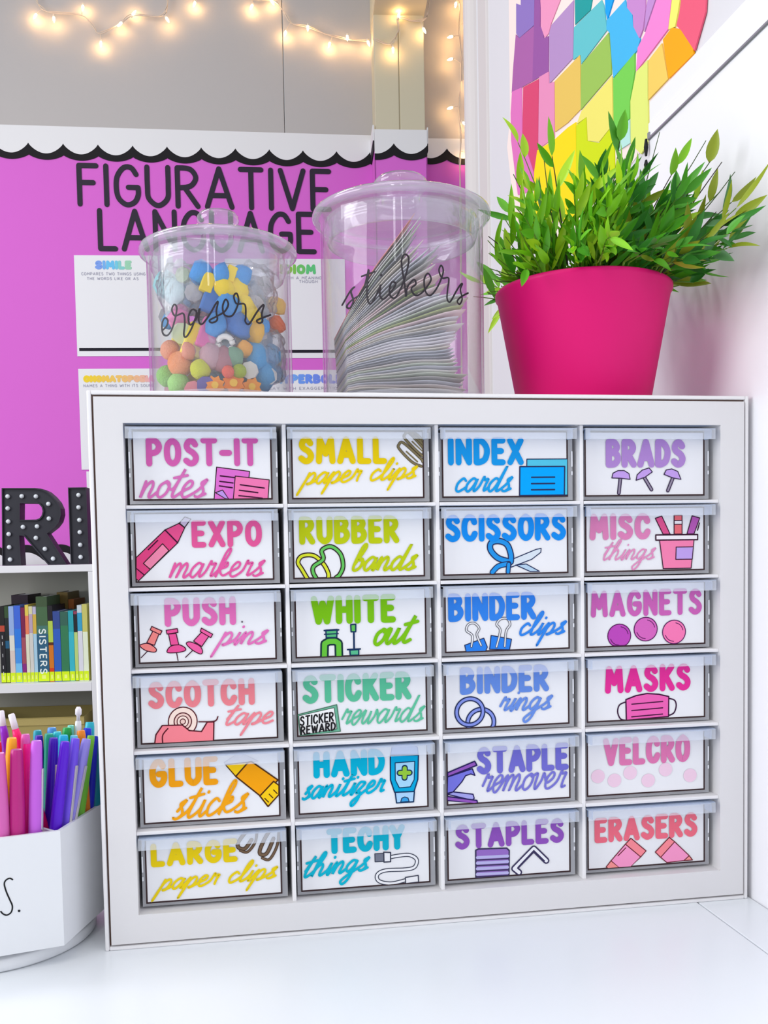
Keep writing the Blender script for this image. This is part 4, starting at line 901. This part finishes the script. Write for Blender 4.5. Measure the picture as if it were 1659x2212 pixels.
# sticker sheets fanned out in the big jar
NS = 46
cols = [(150,150,160),(176,172,170),(226,224,232),(214,214,224),(232,228,226),(222,212,214),(236,232,238),(198,200,210),(228,220,208),(240,214,216),(206,214,196),(188,190,202)]
for i in range(NS):
    f = i/(NS-1)
    if f < .45: ang = math.radians(1+23*f/.45); x0 = JBX-.052; z0 = CH+.0048+.0320*f/.45; Ln = .100-.012*(f/.45)+R.uniform(-.008, 0)
    else:
        q = (f-.45)/.55; ang = math.radians(24+38*q); x0 = JBX-.052-.002*q; z0 = CH+.0365+.027*q; Ln = .108-.004*q+R.uniform(-.022, .002)
    cv = -.26+.1*math.sin(f*9)
    hw = .034 if f < .45 else .031
    nseg = 12; pts = []; x, z, a = x0, z0, ang
    for s_ in range(nseg+1):
        pts.append((x, z)); a += cv/nseg; x += math.cos(a)*Ln/nseg; z += math.sin(a)*Ln/nseg
    vs = []; ny = 5; ph = R.random()*6
    for j in range(ny):
        yy = -hw+2*hw*j/(ny-1)
        for s_, (a_, b_) in enumerate(pts):
            dx = a_-JBX; lim = math.sqrt(max(.0001, (JBR-.0035)**2-min(dx*dx, .0036))); y2 = max(-lim, min(lim, yy*1.25))
            vs.append((a_-x0, y2, b_-z0+.0011*math.sin(s_*.8+i*.23+j*.9)*(s_/nseg)))
    m_ = nseg+1; fs = [(j*m_+s_, j*m_+s_+1, (j+1)*m_+s_+1, (j+1)*m_+s_) for j in range(ny-1) for s_ in range(nseg)]
    c = cols[R.randrange(len(cols))]
    lb = ('pale sticker sheet in the flat stack at the bottom of the big jar' if f < .3 else 'pale sticker sheet in the middle of the fan in the big jar' if f < .65 else 'pale sticker sheet standing steeply at the left of the fan in the big jar'); grp = 'sticker sheets in the big jar'
    if i == NS-1: c = (236,150,140); lb = 'coral pink sticker sheet at the outer left of the fan in the big jar'; grp = None
    if i == 31: c = (128,150,70); lb = 'olive green sticker sheet sticking out mid fan in the big jar'; grp = None
    if i == 25: c = (176,190,120); lb = 'pale green sticker sheet in the middle of the big jar pile'; grp = None
    mb = MB(); mb.add(vs, fs, flat(c, .6, .3, 'sticker_sheet')); o = mb.build('sticker_sheet', loc=(x0, JBY, z0), smooth=True)
    so = o.modifiers.new('thickness', 'SOLIDIFY'); so.thickness = .0005
    tag(o, lb, 'sticker sheet', grp)

# erasers in the small jar
def ico(r, sub=2, sq=(1, 1, 1), jit=0, seed=0):
    import bmesh
    bm = bmesh.new(); bmesh.ops.create_icosphere(bm, subdivisions=sub, radius=r)
    for v in bm.verts:
        k = 1+jit*noise.noise(v.co*(2.2/r)+Vector((seed, 0, 0))); v.co = Vector((v.co.x*sq[0]*k, v.co.y*sq[1]*k, v.co.z*sq[2]*k))
    vs = [tuple(v.co) for v in bm.verts]; fs = [tuple(v.index for v in f.verts) for f in bm.faces]; bm.free(); return vs, fs
def starp(n, r1, r2, th):
    l = [((r1 if i % 2 else r2)*math.cos(math.pi*i/n), (r1 if i % 2 else r2)*math.sin(math.pi*i/n)) for i in range(2*n)]
    return l
placed = []
def eraser(kind, x, z, c, y=None, r=.006, label=None, group=None, rot=None):
    """x, z measured in the cabinet front's coordinates; sits just inside the jar wall unless y is given"""
    rr = JSR-.0036-r; dx = x-JSX
    if abs(dx) > rr: dx = math.copysign(rr, dx)
    if y is None: y = JSY-math.sqrt(max(0, rr*rr-dx*dx))
    mb = MB()
    if kind == 'ball': mb.add(*ico(r, 3, jit=.04, seed=x*99), flat(c, .85, .15, 'rubber', bump=.5, scale=900))
    elif kind == 'blob': mb.add(*ico(r, 2, (1, .7, 1.15), .35, x*311+z*77), flat(c, .7, .25, 'rubber', bump=.3, scale=500))
    elif kind == 'block': mb.box((-r*.62, -r*.4, -r), (r*.62, r*.4, r), flat(c, .6, .3, 'rubber'))
    elif kind == 'chip': mb.prism([[(r*math.cos(.785*i+.39), r*math.sin(.785*i+.39)) for i in range(8)]], -r*.35, r*.35, flat(c, .6, .3, 'rubber'))
    elif kind == 'star': mb.prism([starp(8, r, r*.72, r)], -r*.3, r*.3, flat(c, .6, .3, 'rubber')); mb.prism([[(r*.35*math.cos(.6*i), r*.35*math.sin(.6*i)) for i in range(10)]], -r*.45, -r*.31, flat((250, 200, 60), .6, .3, 'rubber'))
    elif kind == 'ring': 
        q = [(r*.7*math.cos(6.2832*i/14), 0, r*.7*math.sin(6.2832*i/14)) for i in range(15)]; mb.tube(q, r*.28, flat(c, .6, .3, 'rubber'), n=7)
    o = mb.build('eraser', loc=(JSX+dx, y, z), smooth=kind in ('ball', 'blob', 'ring'), bevel=r*.14 if kind in ('block', 'chip', 'star') else 0)
    o.rotation_euler = rot or (R.uniform(-.5, .5), R.uniform(-.7, .7), R.uniform(-.6, .6))
    tag(o, label or 'small rubber eraser among the pile in the small jar', 'eraser', group)
    placed.append((JSX+dx, y, z, r)); return o
BL = (60,150,222); YE = (246,212,20); DB = (46,112,192)
for i, (k, x, z, c, r, lb) in enumerate([
 ('ball', .0640, .4355, (250,160,105), .0098, 'larger orange ball eraser, lower left of the small jar'), ('ball', .0565, .4470, (250,170,135), .0078, 'peach ball eraser at the left wall of the small jar'),
 ('ball', .0530, .4290, (160,220,120), .0085, 'light green ball eraser against the left wall of the small jar'), ('ball', .0625, .4200, (165,225,125), .0088, 'light green ball eraser below the larger orange one'),
 ('ball', .0795, .4290, (214,220,50), .0080, 'lime yellow ball eraser low in the small jar'),
 ('block', .0755, .4520, (250,225,20), .0125, 'bright yellow block eraser standing tilted at the jar front'), ('block', .0860, .4560, (226,100,170), .0115, 'pink block eraser right of the yellow block'), ('blob', .0640, .4700, (245,150,200), .0085, 'soft pink eraser at the start of the jar lettering'),
 ('chip', .0660, .4580, (222,238,205), .0082, 'pale green flat eraser under the pink one'),
 ('star', .0900, .4165, (250,150,25), .0078, 'orange flower eraser at the bottom, left one'), ('star', .1040, .4185, (250,140,30), .0088, 'orange flower eraser at the bottom, middle one'), ('star', .1180, .4165, (252,160,40), .0078, 'orange flower eraser at the bottom, right one'), ('ball', .1000, .4265, (250,110,90), .0048, 'small coral bead eraser above the orange flowers'), ('ball', .1085, .4275, (170,190,40), .0055, 'olive bead eraser above the orange flowers'),
 ('blob', .0820, .5010, BL, .0085, 'blue eraser, upper left of the blue and yellow cluster'), ('block', .0865, .4935, YE, .0075, 'yellow eraser under the upper left blue one'), ('blob', .0970, .5000, BL, .0072, 'blue eraser at the top centre of the cluster'), ('block', .1040, .5000, YE, .0060, 'narrow yellow eraser between two blue ones on top'), ('blob', .1115, .4995, BL, .0082, 'blue eraser at the top right of the cluster'),
 ('blob', .0990, .4890, YE, .0085, 'yellow eraser in the middle of the cluster'), ('blob', .1095, .4870, YE, .0090, 'yellow eraser right of the middle one'), ('block', .0890, .4820, DB, .0105, 'deep blue block eraser left in the cluster'), ('blob', .1020, .4760, BL, .0105, 'blue eraser behind the jar lettering middle'), ('blob', .1135, .4780, YE, .0080, 'yellow eraser right of the lettering middle'), ('blob', .1090, .4640, DB, .0105, 'deep blue eraser below the lettering'), ('blob', .1195, .4700, YE, .0082, 'amber yellow eraser near the right of the cluster'), ('blob', .1210, .4590, (240,180,30), .0080, 'golden eraser under the amber yellow one'), ('blob', .1270, .4640, BL, .0065, 'small blue eraser at the end of the lettering'),
 ('blob', .1130, .4450, (232,160,50), .0062, 'ochre eraser right of centre'), ('blob', .0925, .4620, BL, .0085, 'blue eraser right of the pink block'), ('ring', .0985, .4480, (236,232,226), .0080, 'white ring eraser near the centre'),
 ('blob', .1210, .4420, (75,160,215), .0112, 'large blue eraser low at the right'), ('blob', .1330, .4440, (85,170,220), .0090, 'blue eraser against the right wall'), ('blob', .1270, .4290, (90,165,215), .0112, 'large blue eraser lowest at the right'), ('chip', .1165, .4290, (225,220,215), .0068, 'off white eye shaped eraser on the lower blue one'), ('chip', .1315, .4275, (228,222,218), .0068, 'off white eye shaped eraser at the lower right wall'),
 ('blob', .1390, .4700, (240,120,70), .0068, 'orange red eraser at the right wall'), ('blob', .1395, .4860, (242,205,110), .0075, 'pale yellow eraser high at the right wall'), ('blob', .0545, .5000, (150,210,215), .0105, 'pale aqua eraser high at the left wall'), ('blob', .0610, .4900, (170,215,220), .0085, 'pale aqua eraser below the high left one'),
 ('blob', .0870, .4390, (190,150,160), .0085, 'dusty pink eraser low in the centre'), ('blob', .0960, .4360, (175,120,130), .0090, 'dusty rose eraser low in the centre'), ('chip', .0830, .4170, (100,90,170), .0070, 'violet eraser at the bottom left of the flowers'), ('chip', .0740, .4140, (222,130,140), .0070, 'salmon eraser on the jar bottom'), ('blob', .1050, .4385, (120,160,130), .0075, 'sage green eraser low in the centre'), ('blob', .0710, .4430, (225,140,110), .0058, 'terracotta bead eraser beside the orange ball'),
]): eraser(k, x, z, c, r=r, label=lb, rot=(0, .35, .2) if k in ('block',) else ((0, 0, 0) if k == 'star' else None))
fillc = [((200,150,160),'dusty pink'),((150,190,210),'pale blue'),((230,190,120),'apricot'),((180,200,150),'sage'),((190,160,200),'lilac'),((220,140,120),'salmon'),((90,150,200),'mid blue'),((235,215,90),'yellow'),((210,205,205),'light grey')]
n_ = 0; tries = 0
while n_ < 90 and tries < 6000:
    tries += 1; a = R.random()*6.283; q = math.sqrt(R.random())*(JSR-.014); x = JSX+q*math.cos(a); y = JSY+q*math.sin(a); z = R.uniform(CH+.011, .507); r = R.uniform(.006, .0085)
    if all((x-p[0])**2+(y-p[1])**2+(z-p[2])**2 > (r+p[3])**2*.8 for p in placed):
        sh = R.choice(['blob', 'ball', 'chip', 'block']); fc, fn = R.choice(fillc); hh = 'lower' if z < .44 else ('middle' if z < .475 else 'upper')
        eraser(sh, x, z, fc, y=y, r=r, group='small erasers deeper in the small jar', label='%s %s eraser in the %s part of the small jar, behind the front ones' % (fn, {'blob': 'lumpy', 'ball': 'round', 'chip': 'flat', 'block': 'block'}[sh], hh)); n_ += 1
BAG = film('bag_film', (250, 250, 252), (236, 236, 242), .16, .12, 1.5, 2.2, noise_scale=260, noise_amt=1.0)
for x, z, y, sq, r, lb in [(.066, .492, .052, (1, .8, 1), .021, 'crinkled clear plastic bag at the upper left of the small jar'), (.123, .492, .055, (.9, .8, 1.3), .018, 'crinkled clear plastic bag at the upper right of the small jar'), (.125, .445, .060, (1, .8, 1.1), .022, 'crinkled clear plastic bag around the blue erasers at lower right'), (.092, .450, .05, (1.1, .7, 1), .022, 'crinkled clear plastic bag in the middle of the small jar'), (.095, .496, .075, (1.6, 1.4, .75), .023, 'crinkled clear plastic bag over the top of the eraser pile')]:
    vs, fs = ico(r, 4, sq, .28, x*50)
    vs = [(a+.0022*noise.noise(Vector((a, b, c))*330), b+.0022*noise.noise(Vector((b, c, a))*330), c+.0022*noise.noise(Vector((c, a, b))*330)) for a, b, c in vs]
    o = []
    for a, b, c in vs:
        wx, wy = x+a-JSX, y+b-JSY; l = math.hypot(wx, wy); k = min(1, (JSR-.0028)/l) if l else 1; o.append((JSX+wx*k-x, JSY+wy*k-y, max(c, CH+.0045-z)))
    mb = MB(); mb.add(o, fs, BAG); tag(mb.build('plastic_bag', loc=(x, y, z), smooth=True), lb, 'plastic bag')

# ------------------------------------------------------------------ plant
PXX, PYY = .4015, .080
PK = flat((226, 6, 116), .45, .28, 'pink_pot')
pp = thing('potted_plant', 'artificial green leafy plant in a hot pink planter, right end of the cabinet top', 'plant', (PXX, PYY, CH))
pr = .0735; ph_ = .1005
MB().lathe([(.0005, .0002), (.0535, .0002), (.0555, .002), (pr-.0012, ph_-.006), (pr+.0004, ph_-.004), (pr+.0006, ph_-.001), (pr-.0004, ph_), (pr-.0022, ph_-.001), (pr-.004, ph_-.012), (.053, .006), (.0005, .005)], PK, n=96).build('pot', pp, smooth=True)
MB().lathe([(.0005, .082), (.067, .081), (.0672, .079), (.0005, .079)], flat((52, 60, 34), .9, .1, 'moss', bump=.8, scale=300), n=40).build('moss', pp, smooth=True)
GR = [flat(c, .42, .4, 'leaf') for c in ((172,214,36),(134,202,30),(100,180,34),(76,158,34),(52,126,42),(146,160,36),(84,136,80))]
STM = [flat(c, .5, .3, 'stem') for c in ((96,130,36),(60,84,34),(54,42,36))]
def leaf_mesh(L, W, curl, mat, fold=.25):
    n = 7; vs = []; fs = []
    for i in range(n+1):
        t = i/n; w = W*math.sin(math.pi*min(1, t**.75))**.9*(1 if t < 1 else 0); y = L*t; z = curl*L*t*t
        vs += [(-w/2, y, z+fold*w), (0, y, z), (w/2, y, z+fold*w)]
    for i in range(n):
        a = i*3; fs += [(a, a+1, a+4, a+3), (a+1, a+2, a+5, a+4)]
    mb = MB(); mb.add(vs, fs, mat); o = mb.build('tmp', smooth=True); me = o.data; bpy.data.objects.remove(o); return me
LM = [[leaf_mesh(.032, .0082, .12, g), leaf_mesh(.026, .0070, -.18, g), leaf_mesh(.037, .0064, .3, g), leaf_mesh(.024, .0094, .05, g)] for g in GR]
rs = random.Random(21); nleaf = 0; spill = MB()
def add_leaf(st, base, dirv, gi, sc):
    global nleaf
    me = LM[gi][rs.randrange(4)]
    y = dirv.normalized(); side = y.cross(Vector((rs.uniform(-.5, .5), -.9, rs.uniform(-.3, .9)))).normalized(); zz = side.cross(y)
    M = Matrix((side, y, zz)).transposed().to_4x4(); M.translation = base
    S = Matrix.Diagonal((sc, sc, sc, 1)); MM = M @ S
    # stay clear of the wall
    tip = MM @ Vector((0, .03, 0))
    if tip.x > .1062+.1*min(0, tip.y) or base.x > .1045 or tip.x < -.088: return
    for q in (base, tip, (base+tip)/2):
        if q.z < .104 and .062 < math.hypot(q.x, q.y) < .085: return
        if q.x < -.076 and q.y > -.03: return
    if nleaf < 298:
        o = put('leaf', me, st); o.matrix_local = MM; nleaf += 1
    else: spill.add([MM @ v.co for v in me.vertices], [tuple(p.vertices) for p in me.polygons], me.materials[0])
def stem(az, elev, L, bend, gi, nl, leafy=1, thick=.0009, dark=0, base=None, sc=1):
    r0 = rs.uniform(.0, .045); b = base or Vector((r0*math.cos(az), r0*math.sin(az), .081))
    pts = [b]; a = elev; p = b.copy(); n = 9; azz = az
    for i in range(n):
        a -= bend/n; azz += rs.uniform(-.08, .08); p = p+Vector((math.cos(azz)*math.cos(a), math.sin(azz)*math.cos(a), math.sin(a)))*(L/n)
        if p.x > .105+.2*min(0, p.y) or (p.x < -.080 and i > 2): break
        if p.z < .100 and math.hypot(p.x, p.y) > .066: p.z = max(p.z, .1035)
        pts.append(p.copy())
    n = len(pts)-1
    if n < 3: return
    o = MB().tube(pts, [thick*(1-.6*i/n) for i in range(n+1)], STM[dark], n=5).build('stem', pp)
    for i in range(nl):
        t = .28+.72*(i+.5)/nl; k = min(n-1, int(t*n)); q = pts[k].lerp(pts[k+1], t*n-k); d = (pts[k+1]-pts[k]).normalized()
        sd = 1 if i % 2 else -1; lat = d.cross(Vector((0, -1, .15))).normalized()*sd
        dv = d*rs.uniform(.5, 1.1)+lat*rs.uniform(.25, .9)+Vector((0, rs.uniform(-.45, .2), rs.uniform(-.1, .25)))
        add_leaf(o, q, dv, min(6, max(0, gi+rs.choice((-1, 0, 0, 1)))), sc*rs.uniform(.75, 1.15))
    if leafy: add_leaf(o, pts[-1], pts[-1]-pts[-2], gi, sc*rs.uniform(.8, 1.1))
# feature stems that stand out of the mass: azimuth 0 points right, -pi/2 to the camera
F = [(-2.9,1.30,.145,.25,0,4),(-2.6,1.12,.120,.3,0,4),(3.0,.95,.125,.35,0,5),(-2.8,.62,.115,.3,0,5),(2.9,.80,.095,.6,1,4),(-2.2,1.25,.115,.2,1,5),(-1.9,1.45,.105,.2,1,5),
     (-1.2,1.42,.13,.2,2,5),(-.4,1.22,.135,.2,1,5),(-.3,1.08,.135,.1,3,4),(-.6,.98,.15,.1,5,5),(-.7,.88,.155,.0,0,4),(-.8,.76,.145,.1,4,5),(-.9,.62,.135,.1,5,5),(-.95,.42,.12,.1,5,4),(-1.0,.30,.125,-.25,5,3),
     (-.35,.12,.085,-.25,5,3),(-.55,.35,.095,-.1,5,3),(-.2,.5,.09,.1,5,4),(-.3,.8,.11,.1,5,4),(-2.6,.25,.10,.45,3,4),(3.1,.15,.085,.6,4,3),(-2.9,.05,.075,.7,5,3),(1.6,1.3,.12,.2,4,4),(.6,1.2,.12,.1,4,4),(2.3,1.15,.115,.2,2,5)]
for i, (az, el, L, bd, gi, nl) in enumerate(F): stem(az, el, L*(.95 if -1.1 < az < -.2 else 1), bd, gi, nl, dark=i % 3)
for i, (az, el, L, bd) in enumerate([(-.75,.80,.15,-.1),(-.85,.70,.165,-.05),(-.9,.6,.15,-.1),(-.95,.28,.15,-.3),(-2.3,.9,.12,-.2),(-1.6,1.2,.12,.1),(-.4,1.3,.15,0),(-2.75,.05,.10,.75)]): stem(az, el, L, bd, 5, 0, leafy=0, thick=.0008, dark=2 if i % 2 else 1)
for i in range(110):   # the dense mass
    az = rs.uniform(-math.pi, math.pi) if i % 3 else rs.uniform(-2.9, -.3)
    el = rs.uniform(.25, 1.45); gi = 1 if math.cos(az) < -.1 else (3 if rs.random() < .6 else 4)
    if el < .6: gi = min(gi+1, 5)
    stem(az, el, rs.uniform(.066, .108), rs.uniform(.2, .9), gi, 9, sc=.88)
o = spill.build('leaf_mass', pp, smooth=True); o['kind'] = 'stuff'

# ------------------------------------------------------------------ hexagonal pen organiser
A = Vector((-.0258, -.0162)); dL = Vector((-.974, -.226)); dR = Vector((.272, .962)); sd_ = .09
O_ = A+Vector((-.690, .724)).normalized()*sd_
hexp = []; a0 = math.atan2((A-O_).y, (A-O_).x)
for i in range(6): hexp.append(Vector((sd_*math.cos(a0+i*math.pi/3), sd_*math.sin(a0+i*math.pi/3))))
po = thing('pen_organizer', 'white hexagonal rotating pen organizer on a round base, left of the cabinet', 'pen organizer', (O_.x, O_.y, 0))
OW = flat((232, 234, 238), .35, .4, 'organizer_white')
zb, zt = .0135, .0962; th = .0026
MB().prism([[tuple(p*.985) for p in hexp]], 0, .003, OW, P=lambda u, v, d: (u, v, zb+d)).build('floor_plate', po)
for i in range(6):
    a, b = hexp[i], hexp[(i+1) % 6]; n_ = (a+b).normalized(); ai, bi = a*(1-th/.078), b*(1-th/.078)
    mb = MB(); vs = [(p.x, p.y, z) for z in (zb, zt) for p in (a, b, bi, ai)]
    mb.add(vs, [(0,1,2,3),(7,6,5,4),(0,4,5,1),(1,5,6,2),(2,6,7,3),(3,7,4,0)], OW); mb.build('outer_panel', po)
    dd = a.normalized(); nn = Vector((-dd.y, dd.x))*.0012; c0 = dd*.004; c1 = a*(1-th/.078)
    mb = MB(); q = [c0-nn, c1-nn, c1+nn, c0+nn]; vs = [(p.x, p.y, z) for z in (zb+.003, zt-.0015) for p in q]
    mb.add(vs, [(3,2,1,0),(4,5,6,7),(0,1,5,4),(1,2,6,5),(2,3,7,6),(3,0,4,7)], OW); mb.build('divider', po)
MB().lathe([(.0005, .0004), (.0735, .0004), (.075, .002), (.075, .0085), (.074, .0098), (.0005, .0098)], OW, n=72).build('turntable_base', po, smooth=True)
MB().lathe([(.060, .0098), (.060, .0135)], OW, n=48).build('spindle', po, smooth=True)
# the S. lettering on the front panel
mb = MB(); e = min(((h_-hexp[0]).normalized() for h_ in (hexp[1], hexp[5])), key=lambda v: v.x); nf = Vector((e.y, -e.x)); nf = nf if nf.y < 0 else -nf
mb.dir = (nf.x, nf.y, 0)
def PS(u, v): # u metres left of the near corner
    p = hexp[0]+e*u+nf*.0002; return (p.x, p.y, v)
mb.line([(.0324,.0661),(.0342,.0673),(.0367,.0663),(.0378,.0637),(.0367,.0582),(.0348,.0526),(.0332,.0475),(.0341,.0434),(.0369,.0418),(.0393,.0430),(.0407,.0449)], .0010, BLACK, PS, smooth=True)
mb.line([(.0289,.0434),(.0290,.0435)], .0017, BLACK, PS)
mb.build('lettering', po, label='thin black script S with a dot')

def pen(top, bot, r, c, kind, label):
    T, B = Vector(top), Vector(bot); L = (T-B).length
    t = thing('pen', label, 'pen', bot, 0, 'pens in the white organizer'); ax = (T-B).normalized(); q = Vector((0, 0, 1)).rotation_difference(ax); t.rotation_mode = 'QUATERNION'; t.rotation_quaternion = q
    m = flat(c, .35, .4, 'pen_plastic'); wht = flat((238, 232, 240), .35, .4, 'pen_white')
    c2 = tuple(min(255, int(v*.6+100)) for v in c)
    if kind == 'white_end':
        MB().lathe([(r*.4, 0), (r, .004), (r, L*.80), (r*.8, L*.9), (r*.62, L*.93)], m, n=20, cap=True).build('barrel', t, smooth=True)
        MB().lathe([(r*.64, L*.93), (r*.64, L*.995), (r*.5, L)], wht, n=18, cap=True).build('end_cap', t, smooth=True, label='white end cap')
        return
    MB().lathe([(r*.35, 0), (r*.85, .004), (r*.9, L*.42)], m, n=20, cap=True).build('barrel', t, smooth=True)
    cp = MB(); cp.lathe([(r*1.12, L*.42), (r*1.14, L*.47), (r*1.12, L*.475), (r*1.12, L*.7), (r*.92, L-.004), (r*.84, L-.001), (r*.76, L)], m, n=22); cp.lathe([(r*.76, L), (r*.7, L-.0015), (.0003, L-.0015)], flat(c2, .35, .4, 'pen_plastic'), n=22); cp.build('cap', t, smooth=True)
    if kind == 'clip':
        s_ = flat((205, 200, 205), .3, .5, 'clip_silver', metal=.5)
        MB().box((r*.96, -.0012, L*.55), (r*.96+.0012, .0012, L*.86), s_).box((r*.8, -.0012, L*.845), (r*.96, .0012, L*.86), s_).build('clip', t, bevel=.0004, label='silver clip').rotation_euler = (0, 0, -.15 if 'lilac' in label else -.6)
    if kind == 'ball': MB().lathe([(r*.5, L), (r*.5, L+.004), (r*.9, L+.005), (r*.9, L+.009), (r*.5, L+.011)], wht, n=14, cap=True).build('click_button', t, smooth=True)
PL = ['deep violet felt pen at the near corner of the right compartment','pale lavender pen with silver clip','medium violet pen with silver clip','grass green pen leaning right','teal pen at the far right side against the panel','navy blue pen next to the teal one','orange pen behind the pale lavender one','very dark violet pen left of the deep violet one','white click pen standing tallest at the back right','cyan capped pen behind the deep violet one','aqua capped pen behind the medium violet one','emerald green pen in the back row','sea green pen in the back left','light turquoise pen beside the sea green one','cornflower blue capped pen in the back','teal blue capped pen behind the lilac one','indigo capped pen peeking behind the lilac one','royal blue pen at the far right back','dark cyan pen at the far right back corner','small mint pen in the back row','lilac marker with side clip, rightmost of the front compartment','magenta marker in the front compartment','rose pink marker at the left edge of the photo','hot pink pen between magenta and lilac markers','yellow orange marker behind the magenta one','orchid pink pen behind the hot pink one','leaning hot pink pen with white end','leaning purple pen with pale end at the photo edge','crimson pen at the left edge']
for (T, B, r, c, k), lb in zip(PENS, PL): pen(T, B, r, c, k, lb)
